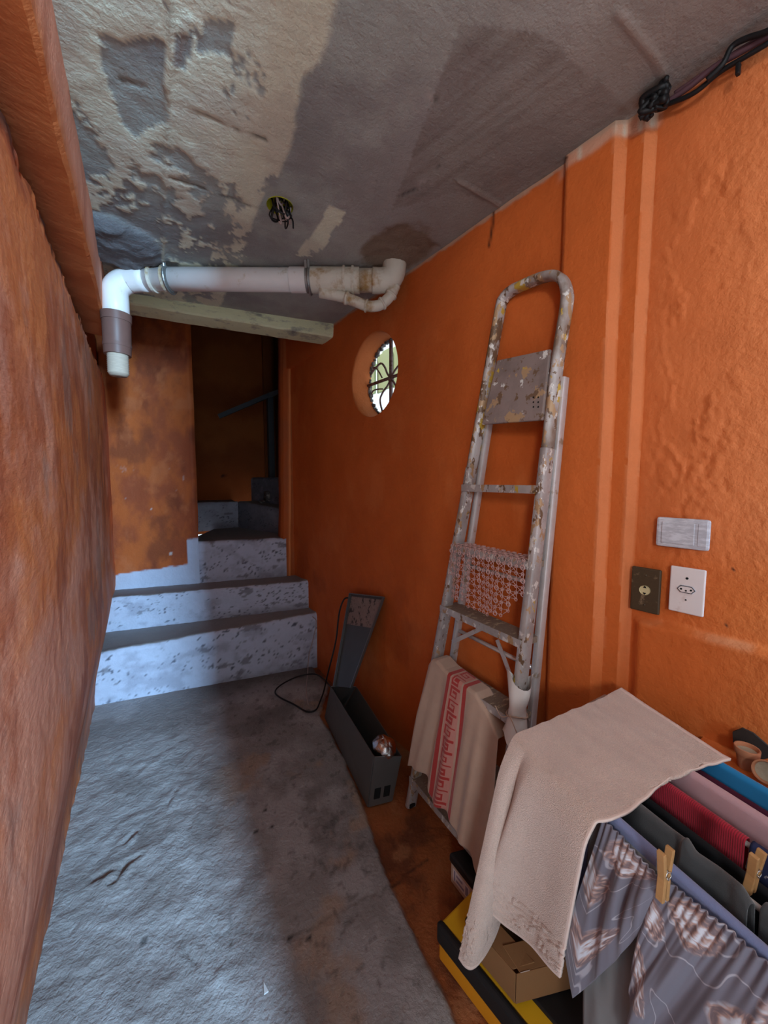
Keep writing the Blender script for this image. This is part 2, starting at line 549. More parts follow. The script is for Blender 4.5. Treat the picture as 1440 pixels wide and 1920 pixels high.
# ------------------------------------------------------------------ the setting
ZC = 2.395
WP = np.array([1.045, 2.654, 0]); WN = np.array([1, .065, 0]) / math.hypot(1, .065)   # plane of the right wall
WD = np.array([-.065, 1, 0]) / math.hypot(1, .065)                                     # along it, away from the camera


def wall_x(y):
    return 1.045 - .065 * (y - 2.654)


def at_wall(x, y, off=0.0):
    return at_plane(x, y, WP - WN * off, WN)


def ab_(c):  # (px, py) -> ceiling plan
    return at_z(c[0], c[1], ZC)[:2]


n1, n2, n3, n4, n5 = [Noise(i) for i in (11, 22, 33, 44, 55)]

# ---- floor: rough grey screed over rust-painted cement by the right wall
xs = np.arange(-.48, 1.34, .0095); ys = np.arange(-.6, 3.75, .0105)
X, Y = np.meshgrid(xs, ys, indexing='ij')
wx = X + .030 * (n1.f(X * 9, Y * 9, 5) - .5); wy = Y + .05 * (n2.f(X * 9, Y * 9, 5) - .5)
edge_y = [-2, .55, .69, .81, .97, 1.065, 1.21, 1.35, 1.63, 2.07, 2.35, 5]
edge_x = [.60, .63, .637, .640, .661, .677, .705, .745, .800, .845, 1.02, 1.02]
EX = np.interp(Y, edge_y, edge_x)
slab = sstep(.006, -.006, wx - EX - .012 * (n3.f(X * 25, Y * 25, 3) - .5))
rough = sstep(.42, .1, X + .25 * (n3.f(X * 3, Y * 3, 3) - .5)) * sstep(3.0, 2.0, Y)
Z = .006 * (n1.f(X * 3, Y * 3, 3) - .5)
ridge = 1 - np.abs(2 * n4.f(X * 13 + Y * 5, Y * 10 - X * 4, 4) - 1)
Z += rough * (.010 * (n2.f(X * 8, Y * 8, 4) - .5) + .005 * (ridge ** 3 - .3) + .008 * (n5.f(X * 32, Y * 32, 3) - .5))
Z += .0015 * (n5.f(X * 40, Y * 40, 3) - .5)
Z = (Z + .004) * slab + (-.010 + .002 * (n1.f(X * 20, Y * 20, 2) - .5)) * (1 - slab)


def floor_px(pts):
    return [at_z(a, b, 0)[:2] for a, b in pts]


for pl, dp in ((([(210, 1652), (245, 1605), (300, 1525), (332, 1485)]), .014), (([(175, 1650), (215, 1632), (255, 1610)]), .012),
               (([(350, 1790), (395, 1830), (410, 1770), (395, 1740)]), .010), (([(190, 1405), (240, 1400)]), .006),
               (([(230, 1590), (260, 1560), (290, 1540)]), .010)):
    d = polydist(wx + .02 * (n5.f(X * 24, Y * 24, 3) - .5), wy, floor_px(pl))
    br = sstep(.35, .6, n4.f(X * 18, Y * 18, 3))
    Z -= dp * .8 * np.exp(-(d / .009) ** 2) * br
    Z += dp * .35 * np.exp(-((d - .022) / .014) ** 2) * br
crack = np.zeros_like(X)
for pl in ([(400, 1757), (450, 1750), (520, 1762), (580, 1745), (650, 1700), (720, 1672), (760, 1640), (800, 1605)],
           [(432, 1700), (431, 1780)]):
    d = polydist(X + .01 * (n1.f(X * 30, Y * 30, 3) - .5), Y + .02 * (n2.f(X * 30, Y * 30, 3) - .5), floor_px(pl))
    crack = np.maximum(crack, np.exp(-(d / .0045) ** 2))
Z -= .003 * crack
grey = mix(np.tile(srgb(142, 135, 133), X.shape + (1,)), srgb(164, 158, 157), sstep(.45, .62, n2.f(X * 4, Y * 4, 6, .6)))
grey = mix(grey, srgb(112, 105, 103), sstep(.53, .68, n3.f(X * 3.2, Y * 3.2, 6, .6)) * .8 * sstep(.2, .5, X))
grey = mix(grey, srgb(165, 140, 122), sstep(.56, .70, n4.f(X * 5, Y * 5, 6, .6)) * .8 * sstep(.15, .35, X))
grey = mix(grey, srgb(168, 164, 164), rough * sstep(.4, .6, n5.f(X * 7, Y * 7, 5)) * .6)
grey = mix(grey, srgb(80, 74, 72), sstep(.66, .72, n5.f(X * 34, Y * 34, 4)) * sstep(.25, .4, X) * .5)
for q in ((497, 1520), (480, 1562), (510, 1552), (543, 1762), (580, 1762), (270, 1768)):
    c = at_z(q[0], q[1], 0)
    grey = mix(grey, srgb(30, 28, 28), np.exp(-(np.hypot(X - c[0], Y - c[1]) / .009) ** 4))
grey = mix(grey, srgb(84, 78, 74), crack * .45)
dirt = sstep(.30, .0, (2.86 - .175 * (X + .3)) - Y + .1 * (n4.f(X * 6, Y * 6, 4) - .5)) * sstep(.1, .4, X)
grey = mix(grey, srgb(92, 84, 80), dirt * .8)
rust = mix(np.tile(srgb(150, 84, 44), X.shape + (1,)), srgb(108, 58, 32), sstep(.42, .66, n2.f(X * 7, Y * 7, 6, .65)))
rust = mix(rust, srgb(168, 112, 74), sstep(.58, .72, n3.f(X * 9, Y * 9, 6, .6)) * .6)
rust = mix(rust, srgb(70, 40, 26), crack * .8)
colr = rust * (1 - slab[..., None]) + grey * slab[..., None]
fl = MB().grid(np.stack([X, Y, Z], -1), colr).build('floor', M['floor'], smooth=True, kind='structure')

# courtyard cement outside, behind the camera
MB().box(0, -4.1, -.06, 14, 7, .10).build('floor_courtyard', M['ground'], kind='structure')

# ---- ceiling slab with flaking cream paint
OCT = np.array([.463, 1.45]); OCR = .046
xs = np.arange(-.30, 1.34, .0085); ys = np.arange(.10, 2.62, .0085)
X, Y = np.meshgrid(xs, ys, indexing='ij')
wx = X + .06 * (n1.f(X * 7, Y * 7, 6, .6) - .5); wy = Y + .09 * (n2.f(X * 7, Y * 7, 6, .6) - .5)
base = mix(np.tile(srgb(164, 169, 162), X.shape + (1,)), srgb(140, 140, 138), sstep(.4, .65, n3.f(X * 4, Y * 4, 6, .6)))
base = mix(base, srgb(164, 150, 144), sstep(.2, .9, X) * .5)
base = mix(base, srgb(122, 104, 94), sstep(.72, 1.1, X + .15 * (n1.f(X * 3, Y * 3, 4) - .5)) * sstep(1.7, 1.1, Y) * .55)
edge = [(.354, .3), (.354, .816), (.371, .993), (.386, 1.34), (.394, 1.689), (.40, 1.95)]
EX = np.interp(Y, [e[1] for e in edge], [e[0] for e in edge])
inside = sstep(.008, -.008, wx - .02 - EX)
flake = .6 * n4.f(X * 7, Y * 7, 7, .62) + .4 * n2.f(X * 26, Y * 20, 5, .62)
near = sstep(1.35, .8, Y)
thr = .42 + .12 * sstep(.9, 2.0, Y)
band = np.zeros_like(X)
cream = inside * sstep(thr - .008, thr + .008, flake + .10 * near + .10 * np.exp(-((X - EX + .02) / .05) ** 2))
greyp = [[(200, 65), (315, 75), (315, 235), (250, 250), (205, 170)], [(375, 30), (445, 55), (440, 110), (370, 95)], [(330, 60), (365, 50), (360, 130), (330, 120)]]
for pg in greyp:
    cream = cream * (1 - inpoly(wx, wy, [ab_(q) for q in pg]))
cream = np.maximum(cream, inpoly(wx, wy, [ab_(q) for q in [(445, 60), (450, 0), (590, 0), (555, 140), (520, 160)]]) * 1.0)
strip = inpoly(wx - .0, wy, [ab_(q) for q in [(618, 385), (648, 398), (590, 482), (552, 478)]]) * sstep(.36, .42, flake + .05)
cream = np.maximum(cream, strip)
tone = mix(np.tile(srgb(218, 217, 194), X.shape + (1,)), srgb(206, 200, 180), sstep(.4, .6, n5.f(X * 6, Y * 6, 5)))
col = base * (1 - cream[..., None]) + tone * cream[..., None]
# darker formwork board
bp = [ab_(q) for q in [(862, 42), (1010, 60), (1190, 212), (1130, 250), (930, 385), (860, 360), (735, 395)]]
brd = inpoly(X + .012 * (n1.f(X * 12, Y * 12, 4) - .5), Y, bp) * 1.0
grain = n3.f((X + .25 * Y) * 60, (Y) * 3, 4)
col = mix(col, srgb(112, 96, 88), brd * (.30 + .3 * sstep(.3, .8, grain)))
rp_ = at_z(745, 470, ZC)
rd = np.hypot((X - rp_[0]), (Y - rp_[1]) * .8) + .06 * (n2.f(X * 20, Y * 20, 4) - .5)
col = mix(col, srgb(118, 92, 70), sstep(.16, .12, rd) * .8)
lp_ = at_z(214, 455, ZC)
ld = np.hypot(X - lp_[0], (Y - lp_[1])) + .05 * (n2.f(X * 15, Y * 15, 4) - .5)
col = mix(col, srgb(104, 102, 104), sstep(.21, .17, ld))
ridge_x = np.interp(Y, [.5, .98, 2.037, 2.6], [.08, .091, .117, .13])
rdg = np.exp(-((X - ridge_x + .012 * (n1.f(X * 2, Y * 22, 3) - .5)) / .006) ** 2)
col = mix(col, srgb(190, 182, 160), rdg * .75 * sstep(.38, .5, n5.f(X * 30, Y * 30, 2)))
Z = ZC + .006 * (n1.f(X * 4, Y * 4, 3) - .5) + .003 * (n2.f(X * 25, Y * 25, 4) - .5) * sstep(.9, .3, X)
Z -= .003 * cream * sstep(.9, .2, X) + .006 * rdg
Z -= .045 * sstep(.21, .13, ld) * (.6 + .8 * (n3.f(X * 14, Y * 14, 4) - .3))
Z += .012 * sstep(.16, .10, rd) * (n3.f(X * 30, Y * 30, 3))
for pl in ([(320, 330), (355, 345), (470, 385)], [(750, 370), (800, 345), (822, 312)], [(225, 148), (270, 163)], [(690, 355), (708, 340)],
           [(355, 203), (430, 235), (500, 262)], [(812, 192), (822, 178)]):
    d = polydist(X + .006 * (n1.f(X * 30, Y * 30, 3) - .5), Y + .01 * (n2.f(X * 30, Y * 30, 3) - .5), [ab_(q) for q in pl])
    k = np.exp(-(d / .0048) ** 2) * sstep(.3, .5, n5.f(X * 20, Y * 20, 3))
    col = mix(col, srgb(62, 58, 56), k * .75); Z += .005 * k
for pl in ([(1158, 22), (1225, 105), (1245, 140)], [(860, 340), (935, 385)], [(350, 30), (330, 120)]):
    d = polydist(X, Y, [ab_(q) for q in pl])
    k = np.exp(-(d / .006) ** 2)
    col = mix(col, srgb(150, 128, 116), k * .6); Z -= .006 * k
for q in ((797, 345), (808, 190), (703, 352)):
    c = ab_(q); k = np.exp(-(np.hypot(X - c[0], Y - c[1]) / .022) ** 2) * sstep(.4, .55, n1.f(X * 40, Y * 40, 3))
    col = mix(col, srgb(176, 166, 160), k * .8)
R = np.hypot(X - OCT[0], Y - OCT[1])
keep = R > OCR
ring = (R < OCR) & (R > OCR - .016)
fx = np.where(R < OCR, OCT[0] + (X - OCT[0]) / np.maximum(R, 1e-6) * OCR, X)
fy = np.where(R < OCR, OCT[1] + (Y - OCT[1]) / np.maximum(R, 1e-6) * OCR, Y)
MB().grid(np.stack([fx, fy, Z], -1), col, flip=True, keep=keep).build('ceiling', M['concrete'], smooth=True, kind='structure')
MB().box(.45, 1.35, ZC + .17, 2.6, 2.5, .12).build('ceiling_slab', M['ground'], kind='structure')

# ---- left wall, leaning in from the floor, rough at the top
xs_ = np.concatenate([np.linspace(0, .7, 60), np.linspace(.71, 2.16, 130)])
ys = np.arange(-.15, 3.66, .012)
Zg, Y = np.meshgrid(xs_, ys, indexing='ij')
lean = .108 * (1 - sstep(-.02, .72, Zg))
X = -.21 - lean + 0.016 * (n1.f(Y * 2.2, Zg * 2.2, 4) - .5) + .003 * (n2.f(Y * 9, Zg * 9, 4) - .5) + .002 * (n3.f(Y * 40, Zg * 30, 3) - .5)
X = X + .010 * (1 - sstep(0, .05, Zg)) * (n3.f(Y * 20, Zg * 20, 3) - .3)
top = sstep(2.06, 2.16, Zg)
Zs = Zg + top * .035 * (n4.f(Y * 18, 0 * Y + 3, 4) - .62)
X = X - top * .02 * n2.f(Y * 25, Zg * 25, 3)
c = mix(np.tile(ORANGE * [1.35, 1.85, 3.2], X.shape + (1,)), srgb(230, 160, 132), sstep(.42, .66, n2.f(Y * 2.4, Zg * 2.6, 7, .62)) * .8)
c = mix(c, srgb(190, 100, 60), sstep(.50, .66, n3.f(Y * 3.2, Zg * 3.2, 7, .62)) * .75)
c = mix(c, srgb(165, 132, 118), sstep(.58, .72, n5.f(Y * 3.4, Zg * 2.4, 7, .62)) * .5)
c = mix(c, srgb(165, 80, 46), sstep(.58, .7, n4.f(Y * 5 - 2, Zg * 3.0, 6, .62)) * .6)
c = mix(c, srgb(226, 168, 146), sstep(.6, .8, n1.f(Y * 9, Zg * 6, 6, .62)) * .35)
c = mix(c, srgb(180, 120, 96), sstep(.12, .02, Zg) * sstep(.35, .6, n2.f(Y * 10, Zg * 20, 4)) * .7)
c = mix(c, srgb(90, 50, 36), sstep(2.115, 2.15, Zg) * sstep(.45, .6, n4.f(Y * 18, 0 * Y + 3, 4)))
MB().grid(np.stack([X, Y, Zs], -1), c, flip=True).build('wall_left', M['leftwall'], smooth=True, kind='structure')
MB().box(-.50, 1.70, 1.2, .22, 3.9, 2.5).box(-.33, 1.70, 1.62, .16, 3.9, 1.66).build('wall_left_core', M['plaster'], kind='structure', col=ORANGE * .5)

# longitudinal beam over the left wall
ys = np.arange(.10, 2.62, .015)
prof = [(-.27, 2.19), (-.262, 2.186), (-.20, 2.180), (-.132, 2.172), (-.122, 2.178), (-.118, 2.25), (-.117, 2.33), (-.117, 2.41)]
P = np.zeros((len(ys), len(prof), 3))
for j, (a, b) in enumerate(prof):
    P[:, j, 0] = a + .010 * (n1.f(ys * 6, ys * 0 + j * .4, 4) - .5) + .002 * (n2.f(ys * 35, ys * 0 + j, 3) - .5)
    P[:, j, 1] = ys
    P[:, j, 2] = b + (.008 * (n3.f(ys * 9, ys * 0 + j, 4) - .5) if j < 6 else 0)
cb = mix(np.tile(ORANGE * [1.1, 1.5, 2.6], P.shape[:2] + (1,)), srgb(226, 156, 130), sstep(2.17, 2.26, P[..., 2]) * .7)  # side face painted paler, its light put into the colour
cb = mix(cb, srgb(150, 64, 34), sstep(-.135, -.16, P[..., 0]) * .5)  # underside darkened in the colour for its shade
MB().grid(P, cb, flip=False).build('trim_1', M['plaster'], angle=32, kind='structure')

# ---- right wall: one sheet with a round hole, a shallow pilaster, two steps in the plaster and a recessed near part
WIN_S = None
wc = at_wall(699, 703)
WC_S = float((wc - WP) @ WD); WC_Z = float(wc[2]); WR = .226


def bx_wall(s0, s1, ds, dz, zmax, off, colf, hole=False, name='wall_right', z0=-.04, keepf=None):
    ss = s0 if hasattr(s0, '__len__') else np.arange(s0, s1 + ds * .5, ds)
    zz = np.arange(z0, zmax, dz)
    S, Zg = np.meshgrid(ss, zz, indexing='ij')
    off_ = off(S, Zg)
    keep = None
    if hole:
        R = np.hypot(S - WC_S, Zg - WC_Z)
        keep = R > WR
        k = np.where(R < WR, WR / np.maximum(R, 1e-6), 1.0)
        S2 = WC_S + (S - WC_S) * k; Z2 = WC_Z + (Zg - WC_Z) * k
        off_ = off_ * sstep(WR, WR + .06, R)
        S, Zg = S2, Z2
    S = S + .005 * (n1.f(Zg * 3, Zg * 0 + 1, 5) - .5) * sstep(S_PIL + .05, S_PIL, S) * sstep(S_R4 - .03, S_R4, S) * 2
    Pp = WP + WD * S[..., None] - WN * off_[..., None]
    Pp[..., 2] = Zg
    return MB().grid(Pp, colf(S, Zg), flip=True, keep=keep).build(name, M['plaster'], smooth=True, kind='structure')


def s_of(y):
    return (y - WP[1]) * math.hypot(1, .065)


S_PIL, S_R1, S_R2, S_R3, S_R4 = s_of(.777), s_of(.634), s_of(.612), s_of(.570), s_of(.548)
DADO = 1.0


def off_right(S, Zg):
    # offset towards the room
    wob = .004 * (n4.f(S * 3, Zg * 2.5, 3) - .5)
    o = np.zeros_like(S)
    o = np.where(S < S_PIL, .026, o)
    o = np.where(S < S_R1, .026 * np.clip((S - S_R2) / (S_R1 - S_R2), 0, 1), o)
    o = np.where(S < S_R3, -.024 * np.clip((S_R3 - S) / (S_R3 - S_R4), 0, 1), o)
    o = o - .035 * sstep(s_of(2.3), s_of(3.05), S)
    led = sstep(DADO + .012, DADO - .004, Zg + .008 * (n2.f(S * 14, Zg * 0, 4) - .5)) * sstep(S_R4, S_R4 - .035, S)
    o = o + .024 * led
    o = o + .010 * (n1.f(S * 2, Zg * 2, 4) - .5) + .003 * (n2.f(S * 16, Zg * 16, 4) - .5)
    # blistered and peeling patch on the near part
    pk = np.exp(-((S - s_of(.43)) / .10) ** 2) * sstep(1.15, 1.35, Zg) * sstep(2.0, 1.8, Zg)
    ns_ = n3.f(S * 9, Zg * 4.5, 6, .6)
    pk2 = np.exp(-((S - s_of(.44)) / .085) ** 2) * sstep(.95, 1.25, Zg) * sstep(2.3, 2.0, Zg)
    o = o + pk2 * (.0045 * sstep(.47, .485, ns_) - .003 * sstep(.55, .56, ns_) + .004 * sstep(.60, .61, ns_))
    o = o + pk2 * sstep(.55, .56, ns_) * .005 * (n5.f(S * 60, Zg * 60, 2) - .5)
    return o + wob


def col_right(S, Zg):
    c = mix(np.tile(ORANGE, S.shape + (1,)), ORANGE * [.92, .86, .7], sstep(.4, .65, n1.f(S * 3, Zg * 2, 5)))
    c = mix(c, ORANGE * [1.1, 1.35, 1.9], sstep(.5, .72, n2.f(S * 5, Zg * 3, 6, .6)) * .55)
    nearp = sstep(S_R4 + .02, S_R4 - .02, S)
    c = mix(c, ORANGE * [1.06, 1.22, 1.9], nearp * sstep(DADO + .1, DADO + .3, Zg) * .75)
    rib = ((S > S_R2 - .0006) & (S < S_R1 + .0006)) | ((S > S_R4 - .0006) & (S < S_R3 + .0006))
    c = mix(c, ORANGE * [1.12, 1.6, 3.3], rib * sstep(.7, 1.0, Zg) * .75)  # rib faces painted paler, the light they catch put into the colour
    led = np.exp(-((Zg - DADO - .004 + .01 * (n2.f(S * 14, Zg * 0, 4) - .5)) / .008) ** 2) * (S < S_R4)
    c = mix(c, srgb(196, 138, 98), led * .5 * sstep(.3, .6, n3.f(S * 12, Zg * 12, 4)))
    c = mix(c, srgb(140, 62, 22), sstep(.55, .72, n4.f(S * 4, Zg * 3, 5)) * .4 * sstep(1.1, .7, Zg))
    # broken plaster along the ceiling
    ce = sstep(ZC - .055, ZC - .035, Zg + .05 * (n5.f(S * 10, Zg * 3, 4) - .5)) * sstep(s_of(.83), s_of(.74), S) * sstep(s_of(.53), s_of(.56), S)
    bars = sstep(.45, .55, n3.f(S * 90, Zg * 3, 3))
    c = mix(c, srgb(206, 190, 170), ce * (.45 + .5 * bars))
    c = mix(c, srgb(178, 150, 128), sstep(ZC - .014, ZC - .006, Zg + .02 * (n5.f(S * 20, Zg * 3, 4) - .5)) * .8)
    # pinholes and chips
    for q, r in (((1068, 305), .006), ((1025, 283), .010), ((545, 1000), .004), ((1358, 1175), .004), ((1372, 1070), .003)):
        w_ = at_wall(*q); s_ = (w_ - WP) @ WD
        c = mix(c, srgb(26, 18, 14), np.exp(-(np.hypot(S - s_, Zg - w_[2]) / r) ** 4))
    d = polydist(S + .004 * (n1.f(S * 40, Zg * 40, 3) - .5), Zg, [((lambda w_: ((w_ - WP) @ WD, w_[2]))(at_wall(*q))) for q in ((926, 398), (925, 420), (922, 440), (918, 462))])
    c = mix(c, srgb(60, 26, 10), np.exp(-(d / .006) ** 2))
    return c


SS = np.concatenate([np.arange(s_of(-.40), S_R4 - .002, .0055), np.arange(S_PIL + .002, s_of(3.22), .0095), np.linspace(S_R4, S_R3, 5), np.linspace(S_R3, S_R2, 5), np.linspace(S_R2, S_R1, 5),
                     np.linspace(S_R1, S_PIL - .0012, 14), [S_R4 - .001, S_R3 + .001, S_R2 - .001, S_R1 + .001, S_PIL + .0006]])
SS = np.unique(np.round(SS, 5))
wr = bx_wall(SS, None, .0095, .0068, ZC + .04, off_right, col_right, hole=True)

# round window: plaster reveal, iron grille
win = thing('window_1', 'round barred porthole window in the orange wall', 'window', tuple(WP + WD * WC_S + np.array([0, 0, WC_Z])))
win['kind'] = 'structure'
del win['category']
ctr = WP + WD * WC_S; ctr[2] = WC_Z
up = np.array([0, 0, 1.0])
mb = MB(); V = []; nseg = 64
rings = [(0.004, WR + .012), (0.0, WR + .001), (-.010, WR - .004), (-.045, WR - .006), (-.13, WR - .008)]
P = np.zeros((nseg + 1, len(rings), 3)); cc = np.zeros(P.shape)
for i in range(nseg + 1):
    a = 2 * PI * (i % nseg) / nseg
    for j, (dpt, r) in enumerate(rings):
        if j == 0:
            dpt, r = -.004, WR + .006
        rr = r + (.004 * math.sin(5 * a + j) * .5 if j > 1 else 0)
        P[i, j] = ctr + WD * rr * math.cos(a) + up * rr * math.sin(a) - WN * dpt
        cc[i, j] = ORANGE * [.95, 1.25, 1.9]
mb.grid(P, cc)
mb.build('reveal', M['plaster'], win, smooth=True)
# crumbling mortar rim round the grille
gd = -.125
gc = ctr - WN * gd
mb = MB()
for i in range(70):
    a = 2 * PI * i / 70 + random.uniform(-.03, .03)
    r = WR - .010 + random.uniform(-.004, .004)
    s_ = random.uniform(.010, .020)
    q = gc + WD * r * math.cos(a) + up * r * math.sin(a)
    mb.box(q[0], q[1], q[2], s_, s_ * 1.4, s_ * 1.2, rz=random.uniform(0, 3))
mb.build('mortar_rim', M['rough_edge'], win, bevel=.003)


def gpt(a, r, dd=0.0):
    return gc + WD * r * math.cos(a) + up * r * math.sin(a) - WN * dd


for k, (a, rad) in enumerate(((PI / 2, .011), (PI / 2 + PI, .011), (0.02, .010), (PI + .02, .010))):
    pass
bars = MB().tube([gpt(PI / 2, WR - .004), gpt(-PI / 2, WR - .004)], .011, 8)
bars.build('vertical_bar', M['iron'], win, smooth=True)
MB().tube([gpt(0.0, WR - .004, .012), gpt(PI, WR - .004, .012)], .0095, 8).build('cross_bar', M['iron'], win, smooth=True)
for a0 in (PI / 4, 3 * PI / 4, 5 * PI / 4, 7 * PI / 4):
    pts = [gpt(a0, .0), gpt(a0, .05), gpt(a0 + .12, .10), gpt(a0 + .02, .15), gpt(a0 - .35, .195), gpt(a0 - .5, WR - .008)]
    MB().tube(smooth_path(pts, 18), .006, 6).build('scroll', M['iron'], win, smooth=True)
for a0 in (0.25, PI + .25, PI / 2 + 1.2, -.5):
    pts = [gpt(a0, .09), gpt(a0 + .25, .14), gpt(a0 + .3, .19), gpt(a0 + .15, WR - .008)]
    MB().tube(smooth_path(pts, 12), .0045, 6).build('scroll', M['iron'], win, smooth=True)
MB().lathe([(.0, -.012), (.018, -.010), (.022, 0), (.018, .010), (0, .012)], gc, 16, M=np.array([WD, up, WN]).T).build('boss', M['iron'], win, smooth=True)
# round opaque wall body behind the sheet so that the reveal has thickness (thin annulus at the outer face)
P = np.zeros((nseg + 1, 2, 3))
for i in range(nseg + 1):
    a = 2 * PI * (i % nseg) / nseg
    P[i, 0] = ctr + WN * .13 + WD * (WR - .008) * math.cos(a) + up * (WR - .008) * math.sin(a)
    P[i, 1] = ctr + WN * .13 + WD * (WR + .3) * math.cos(a) + up * (WR + .3) * math.sin(a)
MB().grid(P, flip=True).build('outer_render', M['white_wall'], win)

# what stands outside: a pale green board fence with the sky above
fen = thing('board_fence', 'pale green board fence seen outside through the round window', 'fence', (2.35, 3.5, 0))
for i in range(24):
    yy = 1.7 + i * .16
    MB().box(2.30 + .03 * (i % 2), yy, 2.61, .025, .155, .42).build('board', M['green_wall'], fen, bevel=.004, bseg=1)
MB().box(2.42, 3.5, 1.10, .16, 4.0, 2.20).build('base_wall', M['white_wall'], fen)
MB().box(2.36, 3.5, 2.72, .03, 4.0, .06).build('rail', M['green_wall'], fen)
for yy in (1.75, 3.05, 4.35, 5.3):
    MB().box(2.365, yy, 2.48, .05, .06, .6).build('post', M['green_wall'], fen)
MB().box(1.93, 2.6, -.05, .85, 5.2, .1).build('floor_alley', M['ground'], kind='structure')

# ---- lintel at the far end of the ceiling
b0 = np.array([-.14, 2.541, 0]); b1 = np.array([1.10, 2.304, 0]); bd = (b1 - b0); bn = np.array([-bd[1], bd[0], 0]); bn /= np.linalg.norm(bn)
ts = np.linspace(0, 1, 90)
prof = [(0, ZC + .02), (.001, 2.345), (0.004, 2.322), (.012, 2.314), (.08, 2.311), (.16, 2.313), (.165, 2.33), (.165, ZC + .35)]
P = np.zeros((len(ts), len(prof), 3))
for j, (a, b) in enumerate(prof):
    P[:, j, :2] = (b0 + bd * ts[:, None])[:, :2] + bn[:2] * (a + .004 * (n1.f(ts * 22, ts * 0 + j, 4) - .5))[:, None]
    P[:, j, 2] = b + .008 * (n2.f(ts * 20, ts * 0 + .3 * j, 4) - .5) + (.028 * (1 - ts) if 0 < j < 7 else 0)
MB().grid(P).build('trim_2', M['lintel'], smooth=False, kind='structure')

MB().box(.40, 2.62, 3.0, 2.1, .10, .95).build('wall_over_lintel', M['plaster'], kind='structure', col=ORANGE * .7)

# ---- staircase -----------------------------------------------------------
stair = thing('concrete_staircase', 'limewashed concrete steps climbing and turning right at the end of the passage', 'staircase', (.35, 2.9, 0))
WHITE = srgb(186, 190, 208); TREAD = srgb(142, 138, 138)


def step(name, A, B, z0, z1, back, mats=M['step'], extend=0.06, white=1.0):
    """front bottom line A-B (plan), heights z0/z1 as (left, right), tread depth back"""
    A = np.array(A, float); B = np.array(B, float)
    d = B - A; ln = np.linalg.norm(d); d /= ln
    nb = np.array([-d[1], d[0]])
    us = np.arange(0, ln + 1e-6, .012)
    hs = np.concatenate([np.linspace(0, 1, 34)])
    tb = np.linspace(0, back, 40)
    U = np.concatenate([hs * 0, tb[1:]]); H = np.concatenate([hs, tb[1:] * 0 + 1])
    nU, nP = len(us), len(U)
    P = np.zeros((nU, nP, 3)); cc = np.zeros((nU, nP, 3))
    for i, u in enumerate(us):
        t = u / ln
        za = z0[0] + (z0[1] - z0[0]) * t; zb = z1[0] + (z1[1] - z1[0]) * t
        wob = .010 * (n1.f(np.array([u * 5]), np.array([zb * 7]), 4)[0] - .5)
        edge = .012 * (1.6 * n2.f(np.array([u * 16]), np.array([zb * 3]), 4)[0] - .5)
        z = za + (zb - za) * H
        rnd = np.exp(-((1 - H) * (zb - za) / .014) ** 2) * np.exp(-(U / .014) ** 2)
        off = U + .010 * rnd + wob
        nf = n3.f(u * 30 + U * 20, z * 30, 4)
        off = off + np.where(U == 0, .004 * (nf - .5), 0)
        z = z - .008 * rnd + edge * np.exp(-(U / .06) ** 2) * H - np.where(U > 0, .006 * (nf - .5) + .006 * np.sin(np.clip(U / back, 0, 1) * PI) * 1.0, 0)
        P[i, :, :2] = A + d * u + nb * off[:, None]
        P[i, :, 2] = z
        isf = (U < .004 + .008 * (nf - .3)) * 1.0
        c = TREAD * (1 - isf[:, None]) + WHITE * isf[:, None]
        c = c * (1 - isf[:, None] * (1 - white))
        pit = sstep(.66, .71, n4.f(u * 85 + 0 * z, z * 110, 3, .6)) * sstep(.40, .6, n5.f(u * 9 + 0 * z, z * 14, 3)) * isf
        c = mix(c, srgb(70, 70, 82), pit * .9)
        c = mix(c, srgb(150, 150, 166), sstep(.5, .7, n2.f(u * 8 + 0 * z, z * 12, 5, .6)) * isf * .6)
        chip = sstep(.70, .74, n5.f(u * 9 + 0 * z, z * 16, 5, .55)) * isf
        c = mix(c, srgb(120, 118, 126), chip * .8)
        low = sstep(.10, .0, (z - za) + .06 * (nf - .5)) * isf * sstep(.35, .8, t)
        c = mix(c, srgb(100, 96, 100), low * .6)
        cc[i] = c
    return MB().grid(P, cc, flip=True).build(name, mats, stair, smooth=True)


step('step', (-.345, 2.90), (1.08, 2.648), (-.02, -.02), (.328, .414), .62)
step('step', (-.31, 3.323), (1.07, 2.812), (.31, .38), (.565, .622), .50)
step('step', (.24, 3.405), (.985, 3.096), (.54, .59), (.912, .930), 1.35)
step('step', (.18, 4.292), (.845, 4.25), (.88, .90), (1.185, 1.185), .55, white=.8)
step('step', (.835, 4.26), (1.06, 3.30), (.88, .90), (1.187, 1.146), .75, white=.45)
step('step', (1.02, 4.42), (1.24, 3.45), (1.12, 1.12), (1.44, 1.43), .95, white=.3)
# right-hand plug of the second step beside the wall
mb = MB()
for i in range(9):
    q = at_z(572 - i * 1.2, 1150 - i * .5, .40)
for i, (px, py, z, s_) in enumerate(((505, 925, 1.20, .10), (492, 945, 1.19, .07), (515, 930, 1.2, .09))):
    q = at_z(px, 955, 1.18) if False else at_plane(px, py, (0, 4.05, 0), (0, 1, 0))
    mb.box(q[0], q[1], max(q[2] - .03, 1.16), s_, s_, s_ * 1.1, rz=.4 * i)
mb.build('mortar_lump', M['rough_edge'], stair, bevel=.02, bseg=3)

